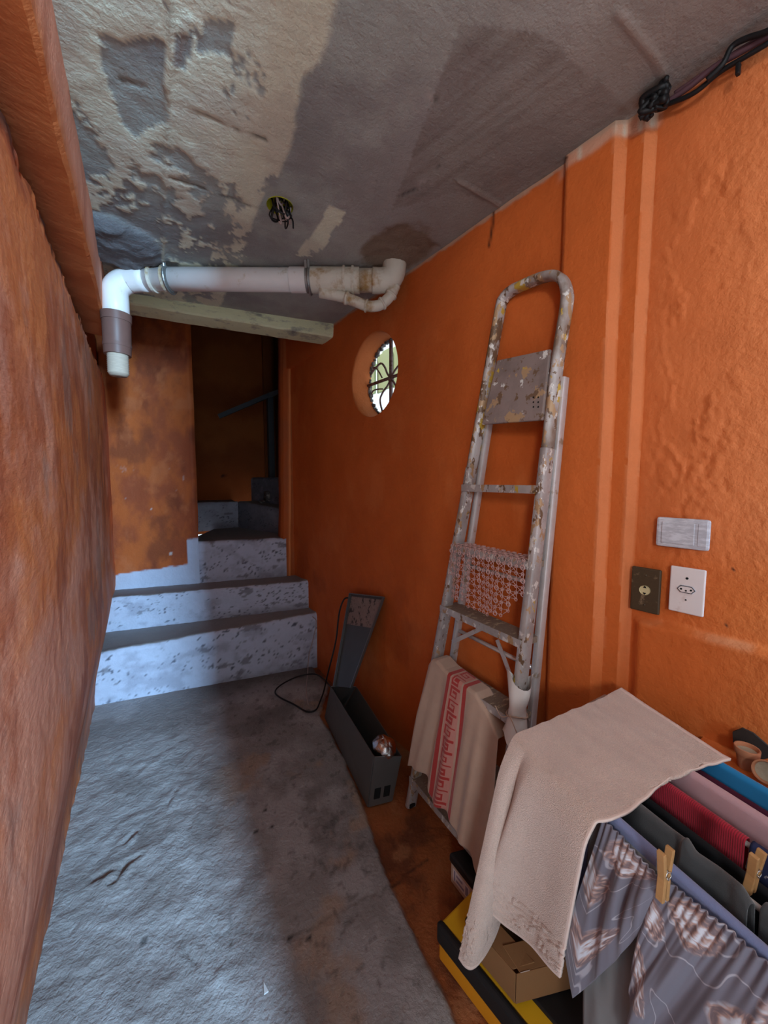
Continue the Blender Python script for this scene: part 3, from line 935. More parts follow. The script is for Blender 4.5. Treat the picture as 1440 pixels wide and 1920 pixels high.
# ---- back wall with its painted panel, jamb stub and dark stairwell
A3 = np.array([-.235, 3.602]); B3 = np.array([.355, 3.358]); d3 = (B3 - A3) / np.linalg.norm(B3 - A3)
us = np.arange(0, np.linalg.norm(B3 - A3) + .001, .011); zz = np.arange(.50, 3.2, .012)
Ug, Zg = np.meshgrid(us, zz, indexing='ij')
nb = np.array([-d3[1], d3[0]])
top_in = np.interp(Zg, [.5, .7, 1.1, 2.5, 3.2], [.03, .012, -.002, .0, .0])
edge_u = np.linalg.norm(B3 - A3) + .010 * (n1.f(Zg * 4, Zg * 0, 4) - .5) + .012 * sstep(1.2, .9, Zg)
kx = np.minimum(Ug, edge_u)
cutx = np.linalg.norm(np.array([.283, 3.388]) - A3)
off = .010 * (n2.f(Ug * 4, Zg * 3, 4) - .5) + .004 * (n3.f(Ug * 18, Zg * 18, 4) - .5) - .012
P = np.zeros(Ug.shape + (3,))
P[..., :2] = A3 + d3 * kx[..., None] + nb * (off + .03 * sstep(edge_u - .02, edge_u, Ug))[..., None]
P[..., 2] = Zg
c = mix(np.tile(ORANGE * [.80, .86, 1.1], Ug.shape + (1,)), srgb(150, 72, 40), sstep(.40, .62, n1.f(Ug * 5, Zg * 3, 6, .6)))
c = mix(c, srgb(120, 58, 34), sstep(.5, .7, n4.f(Ug * 6 + 3, Zg * 4, 6, .6)) * .7)
c = mix(c, srgb(186, 104, 62), sstep(.58, .74, n5.f(Ug * 7, Zg * 5, 6, .6)) * .6)
c = mix(c, srgb(205, 190, 185), sstep(.76, .79, n3.f(Ug * 16, Zg * 12, 5, .6)) * sstep(1.6, 1.2, Zg) * .8)
white = sstep(.004, -.004, Zg - np.where(Ug < cutx, .673 + .06 * Ug / .5, .945) - .016 * (n2.f(Ug * 26, Zg * 4, 3) - .5))
c = mix(c, WHITE, white)
MB().grid(P, c, flip=True).build('wall_back', M['plaster'], smooth=True, kind='structure')
q0, q1 = A3 + nb * .03, B3 + nb * .03
MB().hexa([(*(q0 + d3 * -.1), .5), (*(q1 + d3 * -.05), .5), (*(q1 + d3 * -.05 + nb * .14), .5), (*(q0 + d3 * -.1 + nb * .14), .5)],
          [(*(q0 + d3 * -.1), 3.2), (*(q1 + d3 * -.05), 3.2), (*(q1 + d3 * -.05 + nb * .14), 3.2), (*(q0 + d3 * -.1 + nb * .14), 3.2)]).build('wall_back_core', M['plaster'], kind='structure', col=ORANGE * [.75, .8, .9])

# stub on the right: rounded end towards the opening
us = np.concatenate([np.linspace(-.10, 0, 12), np.linspace(.006, .16, 18)])
zz = np.arange(.3, 3.2, .02)
Ug, Zg = np.meshgrid(us, zz, indexing='ij')
S0 = np.array([.950, 3.118]); sd = np.array([.98, -.20])
ledge = np.interp(Zg, [.3, .95, 1.1, 1.9, 2.4, 3.2], [-.018, -.006, .0, .012, .026, .03])
P = np.zeros(Ug.shape + (3,))
bk = np.where(Ug < 0, -Ug, 0)
P[..., 0] = S0[0] + ledge + np.maximum(Ug, 0) * sd[0] + .01 * (n1.f(Zg * 4, Ug * 3, 3) - .5) + bk * .3 + .02 * np.exp(-(Ug / .012) ** 2)
P[..., 1] = S0[1] + np.maximum(Ug, 0) * sd[1] + bk * 1.6
P[..., 2] = Zg
c = mix(np.tile(ORANGE * [.8, .8, .9], Ug.shape + (1,)), srgb(168, 88, 46), sstep(.4, .6, n2.f(Ug * 8, Zg * 5, 5)))
bead = np.exp(-((Ug - .070) / .009) ** 2)
P[..., 1] -= .016 * bead
c = mix(c, srgb(236, 150, 88), bead * .8)  # bead painted pale, the light on its edge put into the colour
MB().grid(P, c, flip=True).build('trim_3', M['plaster'], smooth=True, kind='structure')

# stairwell shell
mb = MB()
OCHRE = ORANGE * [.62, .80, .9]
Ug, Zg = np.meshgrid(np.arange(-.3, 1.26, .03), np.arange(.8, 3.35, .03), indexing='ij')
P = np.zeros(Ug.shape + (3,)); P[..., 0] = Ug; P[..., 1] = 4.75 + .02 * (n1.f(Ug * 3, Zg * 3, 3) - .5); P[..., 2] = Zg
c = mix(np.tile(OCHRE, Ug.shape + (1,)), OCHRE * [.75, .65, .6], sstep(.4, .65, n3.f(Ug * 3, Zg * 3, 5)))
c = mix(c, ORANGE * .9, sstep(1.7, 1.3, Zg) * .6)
h = ony = at_plane(419, 893, (0, 4.75, 0), (0, 1, 0))
c = mix(c, srgb(10, 8, 6), np.exp(-(np.hypot(Ug - h[0], Zg - h[2]) / .022) ** 4))
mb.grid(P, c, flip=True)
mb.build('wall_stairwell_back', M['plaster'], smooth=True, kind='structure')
mb = MB()
mb.box(1.45, 5.3, 1.9, .5, .1, 3.2).box(1.60, 4.2, 1.9, .1, 2.3, 3.2).box(-.38, 3.75, 1.9, .12, 2.5, 3.2).box(1.31, 5.05, 1.9, .1, .7, 3.2)
mb.box(1.34, 3.16, 1.9, .54, .1, 3.2)
mb.box(.02, 4.3, .70, .66, 1.3, .40).box(.05, 4.62, 1.03, .60, .60, .28)
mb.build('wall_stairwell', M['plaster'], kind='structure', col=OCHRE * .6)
MB().hexa([(1.062, 2.44, 2.3), (1.2, 2.44, 2.3), (1.2, 3.2, 2.3), (1.012, 3.2, 2.3)], [(1.062, 2.44, 3.35), (1.2, 2.44, 3.35), (1.2, 3.2, 3.35), (1.012, 3.2, 3.35)]).build('wall_right_upper', M['plaster'], kind='structure', col=ORANGE)
MB().box(.6, 3.9, 3.36, 2.1, 2.9, .1).build('ceiling_stairwell', M['ground'], kind='structure')

# ---- unseen pier added behind the camera, casting the soft shadow on floor and steps
MB().box(.63, -.50, 1.2, .76, .10, 2.46).build('wall_shadow_blocker', M['white_wall'], kind='structure')

# ---- handrail in the stairwell
hr = thing('handrail', 'dark iron handrail on a post at the turn of the stairs', 'handrail', (1.165, 4.3, 1.42))
e0 = at_plane(410, 781, (0, 4.3, 0), (0, 1, 0)); e1 = at_plane(505, 741, (0, 4.22, 0), (0, 1, 0)); e2 = at_plane(560, 722, (0, 4.05, 0), (0, 1, 0))
sq = [(-.022, -.022), (.022, -.022), (.022, .022), (-.022, .022)]
MB().sweep([e0, e1, e2], sq, up=(0, 0, 1)).build('rail', M['darkiron'], hr)
MB().sweep([(e1[0] + .01, 4.24, 1.40), (e1[0] + .01, 4.24, e1[2] - .015)], [(-.03, -.03), (.03, -.03), (.03, .03), (-.03, .03)], up=(0, 1, 0)).build('post', M['darkiron'], hr)

# ================================================================== drain pipe
pipe = thing('drain_pipe', 'white plastic drain pipe slung across the passage below the ceiling', 'pipe', (.4, 1.95, 2.3))
PR = .050
pl = np.array([-.055, 2.238, 2.338]); pr = np.array([1.030, 1.560, 2.330])
dr = (pr - pl); dl = np.linalg.norm(dr); dr /= dl
vl = np.array([-.068, 2.222, 0])     # axis of the descending leg
elb = []
q_t = pl + dr * .10
pe = [pl + dr * .13, pl + dr * .10] + list(smooth_path([pl + dr * .10, pl + dr * .035 + np.array([0, 0, -.008]), np.array([vl[0], vl[1], 2.285]), np.array([vl[0] - .004, vl[1], 2.22])], 16)[1:]) + [np.array([vl[0] - .004, vl[1], 2.12])]
MB().tube(pe, PR + .004, 24).build('elbow', M['pvc'], pipe, smooth=True)
mb = MB().tube([pl + dr * .12, pl + dr * .9], PR, 28)
mb.build('straight_pipe', M['pvc'], pipe, smooth=True)
for t in (.155, .215):
    MB().tube([pl + dr * t, pl + dr * (t + .012)], PR + .008, 24).build('collar', M['pvc_old'], pipe, smooth=False)
MB().tube([pl + dr * .80, pl + dr * .90], PR + .004, 28).build('socket', M['pvc'], pipe, angle=40)
MB().tube([pl + dr * .89, pl + dr * 1.12], PR + .005, 28).build('branch_tee', M['pvc_old'], pipe, angle=40)
for t in (1.045, 1.085):
    MB().tube([pl + dr * t, pl + dr * (t + .010)], PR + .011, 28).build('collar', M['pvc_old'], pipe, angle=40)
MB().tube([pl + dr * 1.11, pl + dr * 1.235], PR, 28).build('straight_pipe', M['pvc_old'], pipe, smooth=True)
er = smooth_path([pl + dr * 1.18, pl + dr * 1.23, pl + dr * 1.272 + np.array([0, 0, .022]), pl + dr * 1.285 + np.array([0, 0, .09])], 18)
MB().tube(er, PR + .005, 24).build('elbow', M['pvc_old'], pipe, smooth=True)
# thin branch looping under the tee
bb = [at_plane(600, 548, pl + dr * .9, _F), at_plane(640, 556, pl + dr * .95, _F), at_plane(668, 566, pl + dr * 1.0, _F),
      at_plane(690, 574, pl + dr * 1.05, _F), at_plane(712, 572, pl + dr * 1.1, _F), at_plane(731, 556, pl + dr * 1.15, _F), at_plane(742, 535, pl + dr * 1.2, _F)]
MB().tube(smooth_path(bb, 40), .024, 16).build('branch_pipe', M['pvc_old'], pipe, smooth=True)
for t in (8, 18, 27, 33):
    sp = smooth_path(bb, 40)
    MB().tube([sp[t], sp[t + 1]], .029, 16).build('collar', M['pvc_old'], pipe, smooth=True)
# descending leg: brown socket and threaded end
v = lambda z: np.array([vl[0] - .004 + (2.2 - z) * -.012, vl[1], z])
MB().tube([v(2.155), v(2.15), v(2.02), v(1.985)], PR + .008, 24, scale=[1.06, 1.0, .97, .94]).build('brown_socket', M['pvc_brown'], pipe, angle=50)
MB().tube([v(2.17), v(2.135)], PR + .012, 24, scale=[1.0, .98]).build('tape', M['pvc_brown'], pipe, angle=50)
MB().tube([v(2.035), v(2.02)], PR + .008, 24).build('collar', M['pvc_brown'], pipe, angle=50)
pts = [v(1.99)]; sc = [1.0]
for i in range(10):
    z = 1.985 - i * .009
    pts += [v(z), v(z - .0045)]; sc += [1.0, .93]
pts.append(v(1.89)); sc.append(.8)
MB().tube(pts, PR - .006, 20, scale=sc).build('threaded_end', M['pvc_end'], pipe, smooth=True)
for t in (.235, .885):
    c0 = pl + dr * t
    upv = np.array([0, 0, 1.0]); sdv = np.cross(dr, upv); sdv /= np.linalg.norm(sdv)
    ups = np.cross(sdv, dr)
    k = 1 if t < .5 else 1
    pts = [c0 + sdv * k * (PR + .004) * .95 + np.array([0, 0, ZC - c0[2]])]
    pts += [c0 + sdv * k * (PR + .004) * math.cos(a) + ups * (PR + .004) * math.sin(a) for a in np.linspace(.6, -PI - .3, 22)]
    MB().sweep(pts, [(-.012, -.002), (.012, -.002), (.012, .002), (-.012, .002)], up=None).build('strap', M['steel_strap'], pipe)
    b = MB()
    b.sweep(pts, [(-.002, -.012), (.002, -.012), (.002, .012), (-.002, .012)], up=dr)
    b.build('strap', M['steel_strap'], pipe)

# ================================================================== ceiling box with loose wires
cb = thing('ceiling_junction_box', 'yellow junction box sunk in the ceiling with black wires hanging out', 'junction box', (OCT[0], OCT[1], ZC))
MB().lathe([(OCR + .001, -.004), (OCR, .0), (OCR - .002, .05), (OCR - .004, .055), (0, .056)], (OCT[0], OCT[1], ZC), 24).build('box', M['yellow_box'], cb, smooth=False)
oc3 = np.array([OCT[0], OCT[1], ZC])
random.seed(3)
for i in range(9):
    a = random.uniform(0, 6.28); r = .028
    pts = [oc3 + [r * math.cos(a), r * math.sin(a), .05]]
    for k in range(4):
        pts.append(oc3 + [random.uniform(-.035, .04), random.uniform(-.035, .035), random.uniform(-.055, .02)])
    MB().tube(smooth_path(pts, 26), .0028 if i % 3 else .0035, 6).build('wire', M['wire_black'] if i % 4 else M['wire_pale'], cb, smooth=True)
pts = [oc3 + q for q in ([-.03, .02, .04], [-.03, -.01, 0], [-.028, -.025, -.03], [.0, -.03, -.045], [.02, -.01, -.03], [.01, .01, .0])]
MB().tube(smooth_path(pts, 30), .0035, 6).build('wire', M['wire_black'], cb, smooth=True)
pts = [oc3 + q for q in ([.02, 0, -.03], [.035, -.01, -.035], [.04, -.02, -.05], [.042, -.018, -.075])]
MB().tube(smooth_path(pts, 20), .003, 6).build('wire', M['wire_black'], cb, smooth=True)
MB().tube(smooth_path([oc3 + q for q in ([.015, -.01, -.02], [.025, -.012, -.03], [.035, -.005, -.034])], 10), .011, 8, scale=[.5] + [1] * 8 + [.6]).build('taped_splice', M['wire_black'], cb, smooth=True)

# ================================================================== taped cable nest and painted cables at the top of the right wall
cn = thing('electrical_cables', 'black taped cable nest with cables running along the top of the orange wall', 'cables', tuple(at_wall(1235, 190)))
nest = at_wall(1232, 188, .035)
random.seed(11)
for i in range(18):
    pts = [nest + np.array([random.uniform(-.025, .01), random.uniform(-.03, .03), random.uniform(-.028, .022)]) for _ in range(4)]
    MB().tube(smooth_path(pts, 16), random.uniform(.004, .009), 7).build('taped_splice', M['wire_black'], cn, smooth=True)
tip = at_wall(1252, 142, .06)
MB().tube(smooth_path([nest, at_wall(1240, 165, .05), tip], 10), .003, 6, scale=[1] * 7 + [2, 2.2, 1.6]).build('wire', M['wire_black'], cn, smooth=True)
for off, pts in ((0, [(1245, 195), (1290, 165), (1340, 125), (1385, 100), (1440, 68), (1500, 30)]), (1, [(1240, 200), (1300, 175), (1350, 135), (1400, 105), (1445, 78), (1505, 38)]),
                 (2, [(1265, 170), (1300, 150), (1345, 118), (1380, 98), (1440, 62), (1500, 22)])):
    q = [at_wall(a, b, .006) for a, b in pts]
    for t in q:
        t[2] = min(t[2], ZC - .02)
    MB().tube(smooth_path(q, 40), (.0065, .0055, .005)[off], 8).build('cable', M['cable_violet'] if off != 1 else M['wire_black'], cn, smooth=True)
q = [at_wall(a, b, .022) for a, b in ((1325, 150), (1355, 120), (1372, 88), (1400, 72), (1440, 58), (1500, 20))]
for t in q:
    t[2] = min(t[2], ZC - .012)
MB().tube(smooth_path(q, 40), .006, 8).build('cable', M['wire_black'], cn, smooth=True)
q = at_wall(1384, 130, .01)
MB().box(q[0], q[1], q[2], .012, .008, .024).build('clip', M['wire_black'], cn, bevel=.002)

# ================================================================== switch and sockets
WB = np.array([WN, WD, up]).T    # local axes: out of the room, along the wall, up
NEAR_OFF = -.022


def plate_box(mb, c, w_, h_, t_, mat=0):
    # c: centre on the wall plane, thickness towards the room
    cc_ = c - WN * t_ / 2
    mb.box(cc_[0], cc_[1], cc_[2], t_, w_, h_, M=WB, mat=mat)
    return mb


def plate(px4, off):
    q = [at_plane(a, b, WP - WN * off, WN) for a, b in px4]
    c = sum(q) / 4
    s0 = [float((t - WP) @ WD) for t in q]
    return c, max(s0) - min(s0), max(t[2] for t in q) - min(t[2] for t in q)


c, w_, h_ = plate([(1234, 970), (1335, 976), (1330, 1030), (1233, 1023)], -.010)
sw = thing('light_switch', 'grey paint-smeared blank wall plate above the two sockets', 'wall plate', tuple(c))
plate_box(MB(), c, w_, h_, .012).build('plate', M['switch_grey'], sw, bevel=.007, bseg=2)
plate_box(MB(), c - WN * .012 + WD * .008, w_ * .62, h_ * .72, .003).build('raised_panel', M['switch_grey'], sw, bevel=.0015)
plate_box(MB(), c - WN * .012 - WD * w_ * .38, w_ * .16, h_ * .72, .002).build('raised_panel', M['switch_grey'], sw, bevel=.001)

c, w_, h_ = plate([(1187, 1065), (1243, 1069), (1237, 1148), (1183, 1140)], -.008)
s1 = thing('dark_wall_socket', 'old dark bakelite socket plate with a round cream socket', 'wall socket', tuple(c))
plate_box(MB(), c, w_, h_, .009).build('plate', M['plate_dark'], s1, bevel=.004)
for sx_, sy_, ww, hh in ((0, .5, 1, .06), (0, -.5, 1, .06), (.5, 0, .07, 1), (-.5, 0, .07, 1)):
    pass
MB().lathe([(0, .0), (.0125, .0), (.0135, -.002), (.0135, .004)], c - WN * .010, 20, M=np.array([WD, up, WN]).T).build('socket', M['socket_cream'], s1, angle=40)
for dz in (.007, -.007):
    q = c - WN * .0115 + up * dz
    MB().add([q + WD * .004 - WN * .0006, q - WD * .004 - WN * .0006, q - up * .006 * (1 if dz > 0 else -1) * -1 - WN * .0006,
              q + WD * .004 + WN * .001, q - WD * .004 + WN * .001, q + up * .006 * (1 if dz > 0 else -1) + WN * .001],
             [(0, 1, 2), (3, 5, 4), (0, 3, 4, 1), (1, 4, 5, 2), (2, 5, 3, 0)]).build('pin_slot', M['hole'], s1)
for dz in (.042, -.042):
    q = c - WN * .009 + up * dz
    MB().lathe([(0, -.002), (.003, -.001), (.0035, .001)], q, 10, M=np.array([WD, up, WN]).T).build('screw', M['plate_dark'], s1, smooth=True)

c, w_, h_ = plate([(1260, 1063), (1326, 1070), (1319, 1152), (1254, 1143)], -.008)
s2 = thing('white_wall_socket', 'white rounded socket plate with an oval three-pin socket', 'wall socket', tuple(c))
plate_box(MB(), c, w_, h_, .007).build('plate', M['plate_white'], s2, bevel=.006, bseg=3)
hexp = []
for a, b in ((-.021, 0), (-.013, .010), (.013, .010), (.021, 0), (.013, -.010), (-.013, -.010)):
    hexp.append((a, b))
mb = MB()
base_ = [c - WN * .007 + WD * a + up * (b + .004) for a, b in hexp]; topp = [q - WN * .003 for q in base_]
mb.add(base_ + topp, [tuple(range(6))[::-1], tuple(range(6, 12))] + [(i, (i + 1) % 6, 6 + (i + 1) % 6, 6 + i) for i in range(6)])
mb.build('socket_rim', M['switch_grey'], s2, bevel=.001)
ins = [c - WN * .0098 + WD * a * .88 + up * (b * .84 + .004) for a, b in hexp]
MB().add(ins + [q - WN * .001 for q in ins], [tuple(range(6))[::-1], tuple(range(6, 12))] + [(i, (i + 1) % 6, 6 + (i + 1) % 6, 6 + i) for i in range(6)]).build('socket', M['plate_white'], s2)
edge_ = [ins[i] - WN * .0012 for i in (0, 1, 2, 3, 4, 5, 0)]
MB().tube(edge_, .0009, 5).build('socket_outline', M['black_rubber'], s2)
for a, b, r in ((-.0105, .004, .0025), (0, .001, .0022), (.0105, .004, .0025), (.0, .033, .0032), (.0, -.024, .002)):
    MB().lathe([(0, -.0012), (r, -.0012), (r, .002)], c - WN * (.0105 if abs(b) < .01 else .007) + WD * a + up * b, 10, M=np.array([WD, up, WN]).T).build('pin_hole', M['hole'], s2)

# ================================================================== stepladder leaning on the wall
LA = np.array([.923, 1.258, 0.0]); LT = np.array([1.122, 1.007, 1.984])
RA = np.array([.905, .775, 0.0]); RT = np.array([1.103, .739, 1.888])
lad = thing('stepladder', 'paint-splashed aluminium stepladder folded against the orange wall', 'ladder', (.914, 1.02, 0))
zl = lambda A, T, z: A + (T - A) * (z / T[2])
Lp = lambda z: zl(LA, LT, z); Rp = lambda z: zl(RA, RT, z)
nl = np.cross(Rp(1) - Lp(1), LT - LA); nl /= np.linalg.norm(nl)
if nl[0] > 0:
    nl = -nl           # towards the room
wv = (Rp(1) - Lp(1)); wv /= np.linalg.norm(wv)


def rrect(a, b, r=.4):
    pts = []
    for sx_, sy_, a0 in ((1, 1, 0), (-1, 1, 90), (-1, -1, 180), (1, -1, 270)):
        rr = min(a, b) * r
        for t in (0, 45, 90):
            an = math.radians(a0 + t)
            pts.append((sx_ * (a / 2 - rr) + rr * math.cos(an), sy_ * (b / 2 - rr) + rr * math.sin(an)))
    return pts


# front frame: two stiles joined by the hand loop
topL, topR = at_plane(937, 585, LA, nl), at_plane(1059, 575, LA, nl)
loop_px = [(945, 560), (960, 545), (985, 533), (1015, 521), (1040, 517), (1056, 527), (1063, 548), (1062, 575)]
loop = [at_plane(a, b, LA, nl) for a, b in [(937, 585)] + loop_px]
path_top = smooth_path([Lp(1.45), Lp(1.75)] + loop + [Rp(1.75), Rp(1.5)], 80)
LEFT_BREAK = 1.50
MB().sweep([Lp(.0), Lp(.4), Lp(.9), Lp(1.45)], rrect(.026, .048, .35), up=nl).build('stile', M['alu'], lad, angle=40)
MB().sweep([Rp(.0), Rp(.4), Rp(.9), Rp(1.5)], rrect(.026, .048, .35), up=nl).build('stile', M['alu'], lad, angle=40)
MB().sweep(path_top, rrect(.0275, .0445, .46), up=nl).build('hand_loop', M['alu_top'], lad, smooth=True)
# steps (level boards), platform folded into the plane of the frame
hn = np.array([nl[0], nl[1], 0]); hn /= np.linalg.norm(hn)
for z, dep in ((1.385, .055), (1.150, .075), (.905, .085), (.655, .09), (.40, .095), (.145, .10)):
    a, b = Lp(z), Rp(z)
    a = a + hn * .026 - wv * .010; b = b + hn * .026 + wv * .006
    t = MB().hexa([a + up * -.020, b + up * -.020, b - hn * dep + up * -.020, a - hn * dep + up * -.020], [a, b, b - hn * dep, a - hn * dep])
    s_ = t.build('step', M['tread'], lad, bevel=.002)
    MB().hexa([a + hn * .003 - up * .024, b + hn * .003 - up * .024, b - up * .024, a - up * .024], [a + hn * .003 + up * .002, b + hn * .003 + up * .002, b + up * .002, a + up * .002]).build('nosing', M['alu'], s_, bevel=.001)
pa, pb_, pc, pd_ = [at_plane(q[0], q[1], LA + nl * .012, nl) for q in ((936, 677), (1036, 656), (1021, 789), (907, 797))]
MB().hexa([pd_, pc, pc + nl * .012, pd_ + nl * .012], [pa, pb_, pb_ + nl * .012, pa + nl * .012]).build('platform', M['platform'], lad, bevel=.004)
for i in range(3):
    for j in range(2):
        q = at_plane(1000 + 9 * j, 745 + 9 * i, LA + nl * .0245, nl)
        MB().lathe([(0, 0), (.003, 0), (.003, .002)], q, 8, M=np.array([wv, up, -nl]).T).build('hole', M['hole'], lad)
# rear frame, folded behind
bL0, bL1 = Lp(0) - nl * .105 + wv * .015, Lp(1.72) - nl * .028 + wv * .012
bR0, bR1 = Rp(0) - nl * .105 - wv * .005, Rp(1.72) - nl * .028 + wv * .008
bL0[2] = .0; bR0[2] = .0
MB().sweep([bL0, bL1], rrect(.022, .030, .3), up=nl).build('rear_stile', M['alu_clean'], lad, angle=40)
MB().sweep([bR0, bR1], rrect(.022, .030, .3), up=nl).build('rear_stile', M['alu_clean'], lad, angle=40)
fb = lambda t, A, B: A + (B - A) * t
for t in (.06, .46, .62):
    MB().tube([fb(t, bL0, bL1), fb(t, bR0, bR1)], .008, 8).build('rear_rung', M['alu_clean'], lad, smooth=True)
# diagonal braces under the fourth step
mid = (Lp(.885) + Rp(.885)) / 2 - nl * .06
for A_ in (fb(.43, bL0, bL1), fb(.36, bR0, bR1)):
    MB().sweep([A_ + nl * .018, mid + (A_ - mid) * .18 + nl * .01], [(-.008, -.0015), (.008, -.0015), (.008, .0015), (-.008, .0015)], up=nl).build('brace', M['alu_clean'], lad)
for q in (LA, RA, bL0, bR0):
    MB().box(q[0], q[1], .012, .034, .034, .024, rz=.1).build('foot', M['black_rubber'], lad, bevel=.005)
q = Rp(1.62) + nl * .02
MB().sweep([Rp(1.63) - nl * .03, Rp(1.55) - nl * .045], [(-.012, -.004), (.012, -.004), (.012, .004), (-.012, .004)], up=wv).build('hinge', M['steel_strap'], lad)

# ---- ring mat draped over the fifth step
ma = Lp(1.150) + hn * .032 - wv * .004; mb_ = Rp(1.150) + hn * .032 - wv * .006
mat_o = MB()
wd = mb_ - ma; wl = np.linalg.norm(wd); wdn = wd / wl


def mat_pt(u, v_):
    # u along the step, v_ from the back of the step over the edge and down
    if v_ < .07:
        return ma + wdn * u - hn * (.07 - v_) + up * .004
    d = v_ - .07
    return ma + wdn * u + hn * (.004 + .012 * math.sin(u * 30) * min(d * 6, 1)) - up * (d - .002)


random.seed(5)
step_r = .0245
ncol = 15; nrow = 14
pts = {}
for i in range(ncol):
    for j in range(nrow):
        u = .012 + i * (wl - .02) / (ncol - 1); v_ = .004 + j * .0215
        lim = .292 - .05 * (abs(i - 6) / 7.0) ** 2 - (.07 if i < 1 else 0) - (.03 if i > 12 else 0)
        if v_ < lim:
            pts[(i, j)] = mat_pt(u, v_)


def ring_at(mb, c, r, tr, normal, n=12):
    e1 = wdn; e2 = np.cross(normal, e1)
    mb.tube([c + e1 * r * math.cos(2 * PI * k / n) + e2 * r * math.sin(2 * PI * k / n) for k in range(n)], tr, 5, closed=True, up=normal)


for (i, j), q in pts.items():
    nn = up if j < 3 else hn
    big = (i % 2 == 0) and (j % 2 == 0)
    ring_at(mat_o, q + nn * .003, .0078 if big else .0055, .0019 if big else .0012, nn)
    for di, dj in ((1, 0), (0, 1), (1, 1) if (i + j) % 2 == 0 else (1, -1)):
        if (i + di, j + dj) in pts:
            mat_o.tube([q, pts[(i + di, j + dj)]], .0011, 4)
mo = mat_o.build('ring_mat', M['doily'], smooth=True)
tag(mo, 'pinkish see-through ring mat draped over a stepladder tread', 'mat')

# ---- dish cloth with a red key border over the fourth step from the bottom
KEY = ["1111111111", "0000000000", "1111111100", "1000000100", "1011110100", "1010010100", "1010010100", "1011000100", "1000000101", "1111111101"]
KEY = ["RRR.PRRRRRRRRP.RRR",
       "RRR.PRPPPPPPPP.RRR",
       "RRR.PRPRRRRPPP.RRR",
       "RRR.PRPPPPRPPP.RRR",
       "RRR.PRRRRRRPPP.RRR",
       "RRR.PPPPPPPPPP.RRR"]
ca, cb_ = Lp(.655) + hn * .036 + wv * .004, Rp(.655) + hn * .036 - wv * .03
# outline points: cloth spans from the left stile to two thirds of the step
cw = np.linalg.norm(cb_ - ca); cdn = (cb_ - ca) / cw
CU, CV = 150, 110
P = np.zeros((CU, CV, 3))
WID = cw * .98
low = np.array([ca[0], ca[1], 0]) + hn * .02
for i in range(CU):
    u = i / (CU - 1)
    drop = .43 + .05 * math.sin(u * 2.2) + .01 * math.sin(u * 21)
    tz = np.interp(u, [0, .05, .12, .25, .7, .85, 1], [.005, .03, .035, .018, .008, -.03, -.09])
    for j in range(CV):
        v_ = j / (CV - 1) * (drop + .07)
        sp = u * WID
        if v_ < .07:
            q = ca + cdn * sp - hn * (.07 - v_) * 1.0 + up * (.006 + tz)
            if u > .7:
                q = q + hn * (u - .7) * .02
        else:
            d = v_ - .07
            fold = .014 * math.sin(u * 17 + 1.0) * min(d * 5, 1) * (1 if u < .3 else .5) + .006 * math.sin(u * 40 + d * 6) * min(d * 4, 1)
            spread = (u - .5) * .06 * d / drop
            q = ca + cdn * (sp + spread - .02 * d) + hn * (.004 + fold + .14 * d) + up * (tz + .002 - d)
        P[i, j] = q
U_ = np.linspace(0, 1, CU) * WID
Vv = np.arange(CV) / (CV - 1) * .5
mats_ = []
K = len(KEY[0]); cell = .0058
s_start = .115
for i in range(CU - 1):
    for j in range(CV - 1):
        k = int((U_[i] - s_start) / cell)
        mk = 0
        if 0 <= k < K and U_[i] >= s_start:
            ch = KEY[int(Vv[j] / .0072) % len(KEY)][k]
            mk = {'R': 1, 'P': 2, '.': 0}[ch]
        mats_.append(mk)
cl = MB().grid(P, mat=mats_).build('dish_cloth', [M['rag'], M['rag_red'], M['rag_pink']], smooth=True, solid=.0015)
tag(cl, 'undyed cotton dish cloth with a red key border hanging on the stepladder', 'cloth')

# ---- torn plastic bag tied round the right stile
q = Rp(.50) + nl * .03
P = np.zeros((26, 18, 3))
for i in range(26):
    a = i / 25 * 2 * PI
    for j in range(18):
        t = j / 17
        r = .022 + .016 * abs(t - .55) * 2 + .010 * math.sin(3 * a + t * 5) * abs(t - .6) * 2
        P[i, j] = Rp(.78 - .20 * t - .02 * math.sin(2 * a)) + wv * (r * math.cos(a)) + nl * (.030 * math.sin(a) * (1 + .5 * abs(t - .6)))
pb = MB().grid(P)
pb = pb.build('plastic_wrap', M['plastic_bag'], smooth=True)
tag(pb, 'torn whitish plastic wrapped and tied round the near ladder stile', 'wrapping')
ktr = Rp(.665)
MB().tube([ktr + wv * .029 * math.cos(a) + nl * .036 * math.sin(a) + up * .004 * math.sin(2 * a) for a in np.linspace(0, 2 * PI, 20)], .0025, 6).build('string', M['rag'], pb, smooth=True)
MB().tube(smooth_path([ktr + nl * .036, ktr + nl * .05 - wv * .02 - up * .01, ktr + nl * .05 - wv * .045 + up * .012], 10), .0018, 6).build('string', M['rag'], pb, smooth=True)
MB().tube(smooth_path([ktr + nl * .036, ktr + nl * .05 + wv * .02 + up * .004, ktr + nl * .05 + wv * .045 - up * .03], 10), .0018, 6).build('string', M['rag'], pb, smooth=True)

# ================================================================== stainless steel trough with an open lid
bx = thing('steel_trough', 'long dark stainless steel box with its lid open', 'metal box', (.84, 1.68, 0))
nb0 = np.array([.763, 1.349, 0]); nb1 = np.array([.868, 1.322, 0]); fb0 = np.array([.858, 2.030, 0]); fb1 = np.array([.955, 2.015, 0])
BH = .215
nt0, nt1, ft0, ft1 = [q.copy() for q in (nb0, nb1, fb0, fb1)]
nt0 = at_z(702, 1418, BH); nt1 = at_plane(752, 1417, nb0, np.cross(nb1 - nb0, nt0 - nb0)); ft0 = at_z(621, 1287, BH); ft1 = at_z(668, 1288, BH)


